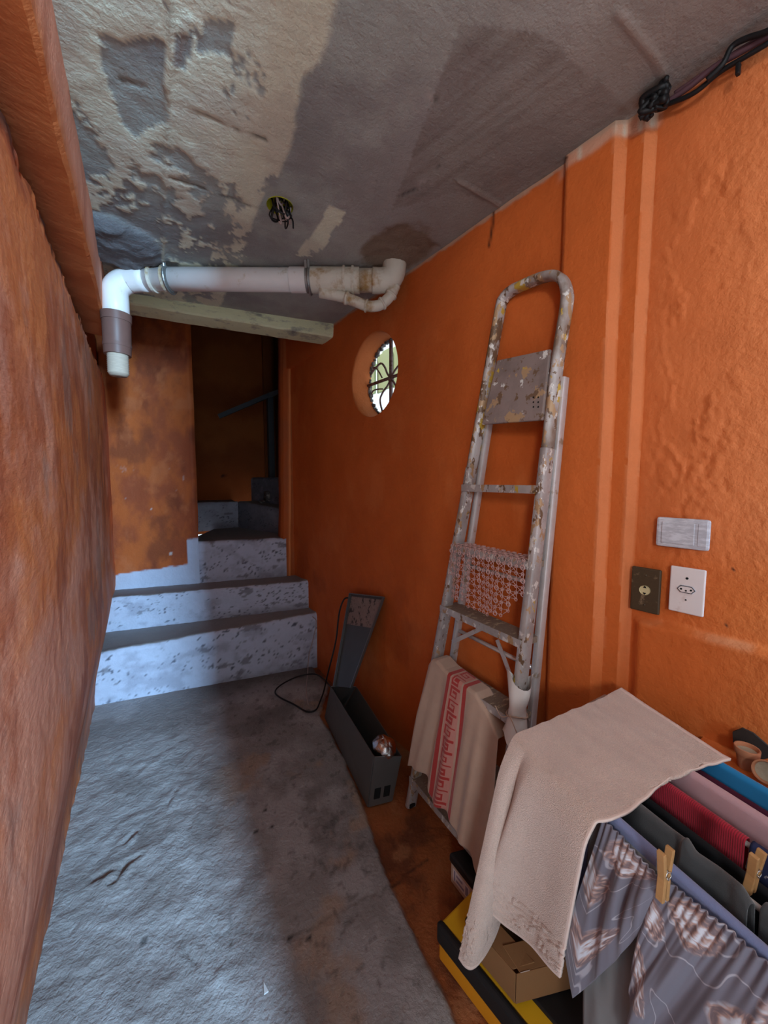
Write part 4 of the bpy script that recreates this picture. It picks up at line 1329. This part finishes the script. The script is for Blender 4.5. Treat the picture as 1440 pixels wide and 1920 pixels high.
def sheet(a, b, c_, d_, t, name, m_, par):
    a, b, c_, d_ = [np.array(q, float) for q in (a, b, c_, d_)]
    n = np.cross(b - a, d_ - a); n = n / np.linalg.norm(n) * t
    return MB().hexa([a, b, b + n, a + n], [d_, c_, c_ + n, d_ + n]).build(name, m_, par, bevel=.0008, bseg=1)


sheet(fb0, nb0, nt0, ft0, .004, 'side_panel', M['steel'], bx)
sheet(nb1, fb1, ft1, nt1, .004, 'side_panel', M['steel'], bx)
fp = sheet(nb0, nb1, nt1, nt0, .004, 'front_panel', M['steel'], bx)
sheet(fb1, fb0, ft0, ft1, .004, 'end_panel', M['steel'], bx)
MB().hexa([nb0 + up * .001, nb1 + up * .001, fb1 + up * .001, fb0 + up * .001], [nb0 + up * .006, nb1 + up * .006, fb1 + up * .006, fb0 + up * .006]).build('bottom', M['steel_in'], bx)
for k in (.22, .62):
    q = [nb0 + (nb1 - nb0) * k + up * .03, nb0 + (nb1 - nb0) * (k + .26) + up * .03]
    lean_ = (nt0 - nb0) / BH
    out = np.array([-.02, -.1, 0]); out /= np.linalg.norm(out)
    a, b = q[0] + out * .0048, q[1] + out * .0048
    MB().hexa([a, b, b - out * .005, a - out * .005], [a + lean_ * .045, b + lean_ * .045, b + lean_ * .045 - out * .005, a + lean_ * .045 - out * .005]).build('vent_slot', M['slot'], fp, bevel=.001)
# lid, standing open at the far end and resting against the wall
l0 = at_z(628, 1287, BH + .002)
t0 = at_wall(658, 1113, .030); t1 = at_wall(721, 1120, .022)
l1 = at_plane(660, 1290, l0, np.cross(t0 - l0, t1 - l0))
ln_ = np.cross(l1 - l0, t0 - l0); ln_ /= np.linalg.norm(ln_)
if ln_[0] > 0:
    ln_ = -ln_
lid = MB().hexa([l0, l1, l1 - ln_ * .004, l0 - ln_ * .004], [t0, t1, t1 - ln_ * .004, t0 - ln_ * .004]).build('lid', M['steel_in'], bx, bevel=.0008, bseg=1)
for a, b in ((l0, t0), (l1, t1), (t0, t1)):
    MB().sweep([a, b], [(-.0025, 0), (.0025, 0), (.0025, .014), (-.0025, .014)], up=ln_).build('lid_flange', M['steel'], lid)
f = lambda s_, t_: (l0 + (t0 - l0) * t_) * (1 - s_) + (l1 + (t1 - l1) * t_) * s_ + ln_ * .002
MB().hexa([f(.06, .66), f(.94, .66), f(.94, .66) + ln_ * .001, f(.06, .66) + ln_ * .001], [f(.05, .97), f(.95, .97), f(.95, .97) + ln_ * .001, f(.05, .97) + ln_ * .001]).build('rusty_patch', M['rusty'], lid)

ballc = at_z(720, 1402, .205)
rng = np.random.RandomState(4)
bl = MB()
P = np.zeros((33, 17, 3))
for i in range(33):
    for j in range(17):
        a = 2 * PI * (i % 32) / 32; b = -PI / 2 + PI * j / 16
        r = .052 * (1 + .05 * math.sin(3 * a + 4 * b) + .03 * math.sin(7 * a - 5 * b))
        P[i, j] = ballc + np.array([r * math.cos(b) * math.cos(a), r * 1.15 * math.cos(b) * math.sin(a), r * .9 * math.sin(b)])
bo = bl.grid(P).build('silver_ball', M['ball'], smooth=True)
tag(bo, 'shiny dented silver ball lying in the end of the steel box', 'ball')

cord_px = [(657, 1122, None), (640, 1128, None), (634, 1165, None), (628, 1220, None), (612, 1268, None)]
cpts = [t0 + ln_ * .004 + np.array([-.004, 0, -.025])]
cpts += [at_plane(645, 1124, t0 + np.array([-.02, -.01, 0]), (.3, 1, 0)), at_plane(636, 1150, t0 + np.array([-.02, -.03, 0]), (.3, 1, 0)),
         at_plane(630, 1200, t0 + np.array([-.02, -.04, 0]), (.3, 1, 0)), at_plane(618, 1250, t0 + np.array([-.02, -.06, 0]), (.3, 1, 0))]
cpts += [at_z(612, 1274, .16), at_z(607, 1296, .05), at_z(600, 1315, .018), at_z(592, 1331, .014), at_z(575, 1334, .014), at_z(550, 1320, .014), at_z(524, 1307, .014), at_z(516, 1296, .014), at_z(530, 1282, .016), at_z(560, 1268, .02), at_z(590, 1264, .04), at_z(608, 1274, .10), at_z(622, 1291, BH - .02)]
co = MB().tube(smooth_path(cpts, 130), .0048, 8).build('power_cord', M['black_rubber'], smooth=True)
tag(co, 'black cord looping over the floor from the steel box lid', 'cord')

# ================================================================== boxes on the floor
# low pale box with black lid
k0 = at_z(845, 1652, 0)
kx = np.array([.34, -.10, 0]); kx /= np.linalg.norm(kx); ky = np.array([.10, -.34, 0]) * 1.0; ky = np.array([-.02, -1, 0.]); ky /= np.linalg.norm(ky)
kb = thing('lidded_box', 'low pale cardboard box with a black lid beside the towel', 'box', tuple(k0))
KW, KD, KH = .075, .110, .085
c4 = [k0, k0 + ky * KD, k0 + ky * KD + kx * KW, k0 + kx * KW]
MB().hexa(c4, [q + up * KH for q in c4]).build('body', M['beige_box'], kb, bevel=.003)
e = .006
c5 = [k0 - kx * e - ky * e, k0 + ky * (KD + e) - kx * e, k0 + ky * (KD + e) + kx * (KW + e), k0 + kx * (KW + e) - ky * e]
MB().hexa([q + up * (KH - .012) for q in c5], [q + up * (KH + .022) for q in c5]).build('lid', M['black_plastic'], kb, bevel=.010, bseg=3)
lf = lambda s_, z: k0 + ky * (KD * s_) + up * z - kx * .001
lb = MB().hexa([lf(.12, .018), lf(.85, .018), lf(.85, .018) + kx * .001, lf(.12, .018) + kx * .001], [lf(.12, .062), lf(.85, .062), lf(.85, .062) + kx * .001, lf(.12, .062) + kx * .001]).build('paper_label', M['label'], kb)
lf2 = lambda s_, z: k0 + ky * (KD * s_) + up * z - kx * .0015
for a0, a1, z0, z1 in ((.16, .22, .022, .058), (.27, .62, .026, .034), (.27, .55, .044, .052), (.68, .80, .024, .056)):
    MB().hexa([lf2(a0, z0), lf2(a1, z0), lf2(a1, z0) + kx * .001, lf2(a0, z0) + kx * .001], [lf2(a0, z1), lf2(a1, z1), lf2(a1, z1) + kx * .001, lf2(a0, z1) + kx * .001]).build('print', M['label_ink'], lb)

# yellow and black tool case
y0 = at_z(822, 1797, 0); y1 = at_z(925, 1935, 0)
yd = (y1 - y0); yd /= np.linalg.norm(yd); yx = np.array([-yd[1], yd[0], 0])
if yx[0] < 0:
    yx = -yx
tcs = thing('tool_case', 'yellow and black plastic tool case lying flat on the rust-coloured floor', 'tool case', tuple(y0))
TL, TW, TH = .46, .215, .125


def ybox(a0, a1, b0_, b1_, z0, z1, name, m_, par=tcs, bev=.006, sg=2):
    pt = lambda a, b, z: y0 + yd * a + yx * b + up * z
    return MB().hexa([pt(a0, b0_, z0), pt(a1, b0_, z0), pt(a1, b1_, z0), pt(a0, b1_, z0)], [pt(a0, b0_, z1), pt(a1, b0_, z1), pt(a1, b1_, z1), pt(a0, b1_, z1)]).build(name, m_, par, bevel=bev, bseg=sg)


ybox(0, TL, 0, TW, .0, .060, 'lower_shell', M['orange_plastic'])
ybox(-.006, TL + .006, -.008, .016, .056, TH - .006, 'edge_rail', M['black_plastic'], bev=.016, sg=4)
ybox(0, TL, .012, TW, .058, TH - .012, 'lid', M['yellow_plastic'])
ybox(.15, TL - .0, .062, TW - .002, TH - .016, TH - .004, 'lid_inlay', M['black_plastic'], bev=.004)
ybox(-.003, .05, .06, TW - .05, .02, TH - .02, 'latch_end', M['orange_plastic'])
q = y0 + yd * .055 + yx * .075 + up * (TH - .0115)
MB().tube([q + yd * .014 * math.cos(a) + yx * .014 * math.sin(a) for a in np.linspace(0, 2 * PI, 20)[:-1]], .002, 6, closed=True, up=(0, 0, 1)).build('embossed_ring', M['black_plastic'], tcs)

# open cardboard box on the case
cx0 = at_z(966, 1880, TH)
cardx = np.array([.93, -.36, 0]); cardy = np.array([-.10, 1, 0]); cardx /= np.linalg.norm(cardx); cardy /= np.linalg.norm(cardy)
cd = thing('cardboard_box', 'small open cardboard box standing on the yellow tool case', 'box', tuple(cx0))
CH, CWD, CLN = .080, .17, .125
P4 = lambda a, b, z: cx0 + cardx * a + cardy * b + up * z
sheet(P4(0, CLN, 0), P4(0, 0, 0), P4(0, 0, CH), P4(0, CLN, CH), .003, 'side', M['cardboard'], cd)
sheet(P4(0, 0, 0), P4(CWD, 0, 0), P4(CWD, 0, CH), P4(0, 0, CH), .003, 'side', M['cardboard'], cd)
sheet(P4(CWD, 0, 0), P4(CWD, CLN, 0), P4(CWD, CLN, CH), P4(CWD, 0, CH), .003, 'side', M['cardboard'], cd)
sheet(P4(CWD, CLN, 0), P4(0, CLN, 0), P4(0, CLN, CH), P4(CWD, CLN, CH), .003, 'side', M['cardboard'], cd)
MB().hexa([P4(0, 0, .001), P4(CWD, 0, .001), P4(CWD, CLN, .001), P4(0, CLN, .001)], [P4(0, 0, .004), P4(CWD, 0, .004), P4(CWD, CLN, .004), P4(0, CLN, .004)]).build('bottom', M['cardboard'], cd)
sheet(P4(0, .01, CH), P4(0, CLN - .01, CH), P4(.06, CLN - .01, CH + .004), P4(.06, .01, CH + .004), .003, 'flap', M['cardboard'], cd)
sheet(P4(CWD, .0, CH), P4(0.01, .0, CH), P4(0.02, .06, CH + .007), P4(CWD - .01, .06, CH + .007), .003, 'flap', M['cardboard'], cd)
sheet(P4(0.01, -.0012, CH - .05), P4(.035, -.0012, CH - .05), P4(.035, -.0012, CH + .002), P4(.01, -.0012, CH + .002), .0008, 'tape', M['beige_box'], cd)

# dark cloth bundle in the shadow under the rack
bc = at_z(1075, 1900, .16)
P = np.zeros((41, 21, 3))
for i in range(41):
    for j in range(21):
        a = 2 * PI * (i % 40) / 40; b = -PI / 2 + PI * j / 20
        r = 1 + .16 * math.sin(4 * a + 3 * b) + .10 * math.sin(9 * a - 4 * b)
        P[i, j] = np.array([.80, .47, 0.148]) + np.array([.085 * r * math.cos(b) * math.cos(a), .07 * r * math.cos(b) * math.sin(a), .05 * r * math.sin(b) + .01])

# ================================================================== clothes rack
RZ = .800
rdv = np.array([.19, 1, 0]); rdv /= np.linalg.norm(rdv)
RX = [.683, .748, .805, .862, .928, .974, 1.018]
RDZ = [0, -.002, -.024, -.008, .0, -.022, -.001, -.004]
ry = lambda i, y: np.array([RX[i] + .19 * (y - .3), y, RZ - .004 + RDZ[i]])
rk = thing('clothes_drying_rack', 'folding grey tube clothes rack loaded with laundry', 'clothes rack', (.85, .25, 0))
YF, YN = .545, -.28
for i in range(len(RX)):
    MB().tube([ry(i, YN), ry(i, YF)], .0045, 8).build('rod', M['rack'], rk, smooth=True)
for yy in (YF, YN):
    MB().tube([ry(0, yy) + [-.012, 0, 0], ry(len(RX) - 1, yy) + [.012, 0, 0]], .008, 10).build('end_bar', M['rack'], rk, smooth=True)
for yy in (YF - .06, YN + .02):
    a, b = ry(0, yy), ry(len(RX) - 1, yy)
    for s_, e_ in ((a, b), (b, a)):
        ft = e_.copy(); ft[2] = .009
        ft[0] = np.clip(ft[0] * .9 + .085, .96, 1.09)
        dy_ = .012 if s_ is a else -.012
        MB().tube([s_ + [0, dy_, -.004], ft + [0, dy_, 0]], .009, 10).build('leg', M['rack'], rk, smooth=True)
for s_ in (0, len(RX) - 1):
    pass


def drape(name, i, y0_, y1_, drop_out, drop_in, m_, r=.007, amp=.008, freq=40, seed=0, zoff=0.0, sag=0.0, rib=0.0, ribf=0, nu=None, edge=.0, flare=.15, ridge=None):
    """cloth folded over rod i from y0_ to y1_"""
    n = nu or max(30, int(abs(y1_ - y0_) / .004))
    ns = Noise(100 + seed)
    vals = []
    dn = np.linspace(0, 1, 30)
    P = np.zeros((n, 2 * 29 + 9, 3))
    sdv = np.array([-rdv[1], rdv[0], 0])   # to the left (outer) side
    for k in range(n):
        t = k / (n - 1); y = y0_ + (y1_ - y0_) * t
        c0 = ry(i, y) + up * (.004 + zoff - sag * math.sin(t * PI))
        if ridge:
            rr_ = [np.interp(y, [a[0] for a in ridge], [a[k_] for a in ridge]) for k_ in (1, 2)]
            c0 = c0 + up * rr_[0] + sdv * rr_[1]
        do = drop_out * (1 + edge * (ns.f(np.array([t * 6.]), np.array([.5]), 3)[0] - .5)); di = drop_in
        row = []
        for q in dn[::-1][:-1]:
            d = q * do
            w_ = amp * (ns.f(np.array([y * freq]), np.array([d * 4 + seed]), 3)[0] - .5) * min(1, d * 12) * 2
            w_ += rib * math.sin(y * ribf)
            row.append(c0 + sdv * (r + w_ + flare * amp * d) - up * (d + r * .3))
        for a in np.linspace(0, PI, 9):
            w_ = rib * math.sin(y * ribf)
            row.append(c0 + sdv * (r + w_) * math.cos(a) + up * (r + w_) * math.sin(a) * .9)
        for q in dn[1:]:
            d = q * di
            w_ = amp * (ns.f(np.array([y * freq]), np.array([d * 4 + seed + 7]), 3)[0] - .5) * min(1, d * 12) * 2
            row.append(c0 - sdv * (r + w_) - up * (d + r * .3))
        P[k] = np.array(row)[:P.shape[1]]
    return MB().grid(P).build(name, m_, smooth=True, solid=.0016)


RG = None
o = drape('lavender_cloth', 0, .52, -.26, .30, .34, M['lav'], r=.008, amp=.006, freq=10, seed=1)
tag(o, 'lavender blue cloth folded over the outermost rod, behind the rose-printed shorts', 'cloth')
o = drape('grey_jersey', 1, .50, .14, .30, .26, M['greycloth'], r=.009, amp=.022, freq=22, seed=2, edge=.2, ridge=[(.14, .004, .022), (.155, .012, .016), (.17, .004, .006), (.19, .002, .004), (.215, .006, .014), (.228, .016, .012), (.238, .002, .001), (.26, 0, 0), (.5, 0, 0)])
tag(o, 'dark grey jersey garment over the second rod, next to the lavender cloth', 'garment')
o = drape('grey_leggings', 1, .135, -.24, .26, .26, M['khaki'] if False else M['greycloth'], r=.011, amp=.016, freq=26, seed=3)
tag(o, 'dark grey crumpled garment on the second rod, nearest the camera', 'garment')
o = drape('black_garment', 2, .50, -.24, .26, .30, M['blackcloth'], r=.007, amp=.008, freq=20, seed=4)
tag(o, 'black garment between the grey jersey and the red knit', 'garment')
o = drape('red_knit', 3, .42, .185, .055, .16, M['redcloth'], r=.007, amp=.003, freq=20, seed=5, rib=.0007, ribf=1900, nu=420)
tag(o, 'short red ribbed knit hanging beside the pink cloth', 'garment')
o = drape('navy_printed_garment', 3, .178, -.2, .16, .2, M['navyprint'], r=.008, amp=.01, freq=24, seed=6)
tag(o, 'navy garment with pale printed shapes hanging past the red knit', 'garment')
o = drape('pink_cloth', 4, .52, -.24, .13, .30, M['pinkcloth'], r=.010, amp=.005, freq=8, seed=7)
tag(o, 'dusty pink cloth folded over a rod beside the red knit', 'cloth')
o = drape('plum_garment', 5, .52, -.24, .14, .22, M['plumcloth'], r=.012, amp=.006, freq=16, seed=8)
tag(o, 'dark plum garment between the pink and the bright blue cloth', 'garment')
o = drape('blue_cloth', 6, .52, -.24, .050, .24, M['bluecloth'], r=.008, amp=.004, freq=14, seed=9)
tag(o, 'bright blue cloth on the rod nearest the terracotta pots', 'cloth')

# ---- rose-printed shorts pegged to the outermost rod
outv = np.array([-rdv[1], rdv[0], 0])


def shorts_sheet(name, top, bot, n_u, n_v, off, gather, m_=M['floral'], parent=None, bulge=.014, seed=0):
    """top, bot: polylines (y, z) along the rod; the sheet hangs between them, outside the lavender cloth"""
    top = np.array(top); bot = np.array(bot)
    ns = Noise(200 + seed)
    us = np.linspace(0, 1, n_u)

    def samp(pl, u):
        s_ = np.concatenate([[0], np.cumsum(np.hypot(*np.diff(pl, axis=0).T))]); s_ /= s_[-1]
        return np.stack([np.interp(u, s_, pl[:, 0]), np.interp(u, s_, pl[:, 1])], -1)
    T = samp(top, us); B = samp(bot, us)
    P = np.zeros((n_u, n_v, 3)); UV = np.zeros((n_u, n_v, 2))
    for j in range(n_v):
        t = j / (n_v - 1)
        yz = T * (1 - t) + B * t
        lw = np.hypot(*(top[-1] - top[0]))
        w_ = gather * .30 * np.sin(us * lw * 620 + 3 * ns.f(us * 9, us * 0, 2)) * math.exp(-t * 7) + gather * 2.6 * (ns.f(us * lw * 62, us * 0 + .2 + t * .5, 2) - .5) * min(1, .15 + t * 2.5)
        w_ = w_ + bulge * math.sin(t * PI * .9) * (1 + 1.2 * (ns.f(us * 6, us * 0 + t * 1.2, 2) - .5)) + .012 * t
        o_ = off + w_
        base_ = np.stack([RX[0] + .19 * (yz[:, 0] - .3), yz[:, 0], yz[:, 1]], -1)
        P[:, j] = base_ + outv * o_[:, None]
        UV[:, j, 0] = us * np.hypot(*(top[-1] - top[0])) * 1.15; UV[:, j, 1] = t * .36
    o_ = MB().grid(P).build(name, m_, parent, smooth=True, solid=.0015)
    uvl = o_.data.uv_layers.new(name='UVMap')
    li = np.zeros(len(o_.data.loops), int); o_.data.loops.foreach_get('vertex_index', li)
    uvl.data.foreach_set('uv', UV.reshape(-1, 2)[li].astype(np.float32).ravel())
    return o_


q = lambda px, py: (lambda w_: (w_[1], w_[2]))(at_plane(px, py, (RX[0] - .022, .3, 0), (1, -.19, 0)))
sh1 = shorts_sheet('printed_shorts', [q(1135, 1538), q(1170, 1572), q(1205, 1612), q(1243, 1650)],
                   [q(1076, 1780), q(1090, 1868), q(1130, 1836), q(1176, 1795), q(1222, 1742), q(1240, 1700)][0:6], 150, 70, .022, .008, seed=1)
tag(sh1, 'grey shorts printed with pale roses, the piece between towel and first peg', 'shorts')
sh2 = shorts_sheet('printed_shorts', [q(1250, 1650), q(1300, 1690), q(1370, 1745), q(1450, 1815), q(1560, 1905), q(1700, 2010)],
                   [q(1205, 1800), q(1200, 1900), q(1195, 2000), q(1300, 2120), q(1450, 2250), q(1700, 2450)], 230, 80, .022, .009, seed=2, bulge=.02)
tag(sh2, 'grey shorts printed with pale roses, the larger piece right of the first peg', 'shorts')
o = drape('faded_grey_cloth', 0, .36, .20, .55, .3, M['khaki'], r=.012, amp=.012, freq=24, seed=14, zoff=-.02)
tag(o, 'faded grey cloth hanging low under the rose-printed shorts', 'cloth')

# ---- pegs


def peg(name, px0, px1, i, label, tilt):
    w0 = at_plane(px0[0], px0[1], (RX[i] - .034, .3, 0), (1, -.19, 0)); w1 = at_plane(px1[0], px1[1], (RX[i] - .034, .3, 0), (1, -.19, 0))
    ax = w1 - w0; ln = np.linalg.norm(ax); ax /= ln
    sdir = rdv
    tg = thing(name, label, 'clothes peg', tuple(w0), 'wooden clothes pegs on the rack')
    nrm = np.cross(ax, sdir); nrm /= np.linalg.norm(nrm)
    if nrm @ outv < 0:
        nrm = -nrm
    for s_, sp in ((1, .000), (-1, -.020)):
        a = w0 + nrm * (.004 + (.010 if s_ > 0 else -.010)); b = w0 + ax * ln * .55 + nrm * (.004 + (.003 if s_ > 0 else -.005)); c_ = w1 + nrm * (.004 + (.004 if s_ > 0 else -.006))
        MB().sweep([a, b, c_], [(-.0055, -.003), (.0055, -.003), (.0055, .003), (-.0055, .003)], up=nrm).build('jaw', M['pegwood'], tg, bevel=.001)
    m0 = w0 + ax * ln * .45 + nrm * .003
    pts = [m0 + sdir * (.0075 * (k / 29 * 2 - 1)) + (nrm * math.cos(k * 1.3) + ax * math.sin(k * 1.3)) * .006 for k in range(30)]
    MB().tube(pts, .0009, 5).build('spring', M['wire'], tg, smooth=True)
    MB().tube([m0 + sdir * .006 + nrm * .008, m0 + sdir * .006 + nrm * .0085 - ax * ln * .38], .0009, 5).build('spring_arm', M['wire'], tg, smooth=True)
    return tg


peg('clothes_peg', (1252, 1592), (1244, 1684), 0, 'wooden clothes peg holding the rose-printed shorts', 0)
peg('clothes_peg', (1425, 1598), (1406, 1668), 2, 'wooden clothes peg on the dark garments, at the right edge', 0)

# ================================================================== bath towel over the end of the rack
A_ = at_z(1165, 1296, RZ + .006); B_ = at_z(963, 1386, RZ + .006); C_ = at_z(1122, 1542, RZ + .006); D_ = at_z(1362, 1424, RZ + .006)
# hem of the hanging end, from the near corner to the far corner which swings out to the left
plo = np.array([RX[0] - .03, .3, 0]); pln = np.array([1, -.19, 0])
H = [at_plane(1060, 1828, plo, pln), at_plane(1000, 1778, plo, pln), at_z(938, 1737, .325), at_z(906, 1692, .345), at_z(912, 1722, .30),
     at_z(935, 1748, .245), at_z(918, 1770, .22), at_z(893, 1812, .19), at_z(862, 1795, .19)]
H[4] = H[4] + np.array([.05, .03, 0]); H[5] = H[5] + np.array([.05, .04, 0])
NU = 200
rail = np.linspace(0, 1, NU)
hemp = smooth_path(H, NU)
# even out the rail: most of the rail width goes to the front panel
ru = np.interp(rail, [0, .12, .25, .375, .5, .625, .75, .875, 1], [0, .22, .45, .64, .73, .80, .86, .93, 1.0])
top_e = C_[None] * (1 - ru[:, None]) + B_[None] * ru[:, None]
far_e = D_[None] * (1 - ru[:, None]) + A_[None] * ru[:, None]
NT, NH = 70, 190
P = np.zeros((NU, NT + NH, 3))
hemmask = np.zeros((NU, NT + NH), bool)
for j in range(NT):
    t = j / (NT - 1)
    q_ = far_e * (1 - t) + top_e * t
    near_edge = (1 - ru) ** 6
    dz = .010 * (n1.f(q_[:, 0] * 7, q_[:, 1] * 7, 3) - .5) * 1.2
    # sag between rods
    frac = np.zeros(NU)
    for k in range(NU):
        xr = q_[k, 0] - .19 * (q_[k, 1] - .3)
        idx = np.searchsorted(RX, xr)
        if 0 < idx < len(RX):
            f_ = (xr - RX[idx - 1]) / (RX[idx] - RX[idx - 1])
            frac[k] = math.sin(f_ * PI)
    q_[:, 2] += dz - .0025 * frac + .006
    q_[:, 1] += .010 * np.sin(q_[:, 0] * 16) * (ru < .02)
    P[:, j] = q_
for j in range(NH):
    t = (j + 1) / NH
    # leave the rail over a rounded edge, then hang
    bend = 1 - (1 - t) ** 1.0
    q_ = top_e * (1 - bend) + hemp * bend
    q_[:, :2] += outv[:2] * (.020 * math.sin(min(1, t * 6) * PI / 2) * (1 - t))
    foldw = .012 * np.sin(rail * 14 + 1.5) * math.sin(t * PI * .5)
    q_[:, :2] += outv[:2] * foldw[:, None]
    if .77 < t < .965:
        # woven border with a raised leafy swirl
        mz = np.abs(n4.f(rail * 26 + 3 * n2.f(rail * 9, rail * 0 + t * 6, 2), rail * 0 + t * 30, 2) - .5)
        q_[:, :2] += outv[:2] * (.0028 * sstep(.11, .07, mz) - .0005)[:, None]
    q_[:, 2] += .006 * (1 - t) * 0 + .006 * (1 - t)
    P[:, NT + j] = q_
mats_ = []
tot = NT + NH
for i in range(NU - 1):
    for j in range(tot - 1):
        mats_.append(1 if (j > tot - 5 or j < 2 or i < 2) else 0)
# rounded transition: smooth columns
for _ in range(6):
    P[:, NT - 6:NT + 8] = (P[:, NT - 7:NT + 7] + P[:, NT - 6:NT + 8] * 2 + P[:, NT - 5:NT + 9]) / 4
# jacquard border near the hanging hem, as raised relief
tw = MB().grid(P, flip=False, mat=mats_).build('bath_towel', [M['terry'], M['terry_hem']], smooth=True, solid=.005)
tag(tw, 'beige terry bath towel spread over the end of the clothes rack', 'towel')

# ================================================================== terracotta pots on a ledge by the near wall
lc = at_wall(1400, 1430, .05)
MB().hexa([(1.118, -.3, 0), (1.26, -.3, 0), (1.235, .36, 0), (1.105, .36, 0)], [(1.118, -.3, .744), (1.26, -.3, .744), (1.235, .36, .744), (1.105, .36, .744)]).build('trim_4', M['plaster'], kind='structure', col=ORANGE)


def pot(name, c, label, s_=1.0, M_=None):
    t = thing(name, label, 'plant pot', tuple(c), 'terracotta pots')
    pr_ = [(0, 0), (.021, 0), (.0225, .003), (.030, .052), (.0345, .053), (.0355, .056), (.0365, .074), (.0355, .076), (.032, .076), (.030, .072), (.029, .060)]
    MB().lathe([(a * s_, b * s_) for a, b in pr_], c, 28, M=M_).build('pot', M['terracotta'], t, angle=40)
    MB().lathe([(.0295 * s_, .062 * s_), (.015 * s_, .060 * s_), (0, .061 * s_)], c, 20, M=M_).build('soil', M['soil'], t, smooth=True)
    return t


pc_ = at_plane(1398, 1440, WP - WN * .055, WN); pc_[2] = .7445
pot('terracotta_pot', pc_, 'upright small terracotta pot on the ledge by the wall', .64)
pc2 = at_plane(1445, 1462, WP - WN * .055, WN); pc2[2] = .762
ca_, sa_ = math.cos(1.2), math.sin(1.2)
Mr = np.array([[ca_, 0, -sa_], [0, 1, 0], [sa_, 0, ca_]])
pot('terracotta_pot', pc2 + np.array([.0, .0, 0]), 'terracotta pot lying tipped over next to the upright pot', .64, M_=Mr)
# broken hole in the plaster behind the pots
q = at_wall(1412, 1395, .010)
mb = MB()
hp = [(0, .028), (.02, .03), (.036, .012), (.034, -.012), (.016, -.028), (-.012, -.03), (-.03, -.014), (-.028, .010)]
vv = [q + WD * a * 1.0 + up * b for a, b in hp] + [q + WD * a + up * b - WN * .006 for a, b in hp]
mb.add(vv, [tuple(range(8))[::-1], tuple(range(8, 16))] + [(i, (i + 1) % 8, 8 + (i + 1) % 8, 8 + i) for i in range(8)])
mb.build('trim_5', mat('dark_cavity', base=(.035, .022, .016), rough=1.0, vary=.4, vscale=40), kind='structure')

# thin pale cable down the right end of the first step, and a white chip on the floor
rp0, rpn = np.array([1.042, 2.635, 0]), np.array([.175, 1, 0])
q = [at_z(586, 1156, .425), at_plane(593, 1166, rp0, rpn), at_plane(588, 1195, rp0, rpn), at_plane(580, 1225, rp0, rpn), at_plane(578, 1242, rp0, rpn)]
q += [at_z(577, 1262, .012), at_z(574, 1295, .012), at_z(578, 1322, .012)]
tc_ = MB().tube(smooth_path(q, 50), .0032, 6).build('thin_cable', M['wire_pale'], smooth=True)
tag(tc_, 'thin pale cable running down the right end of the lowest step', 'cable')
q = at_z(497, 1854, .006)
ch_ = MB().add([q + [-.006, -.012, 0], q + [.006, -.012, 0], q + [0, .016, 0], q + [-.006, -.012, .004], q + [.006, -.012, .004], q + [0, .016, .004]],
               [(0, 2, 1), (3, 4, 5), (0, 1, 4, 3), (1, 2, 5, 4), (2, 0, 3, 5)]).build('plaster_chip', M['fluff'])
tag(ch_, 'tiny white pointed chip lying on the grey cement floor', 'chip')
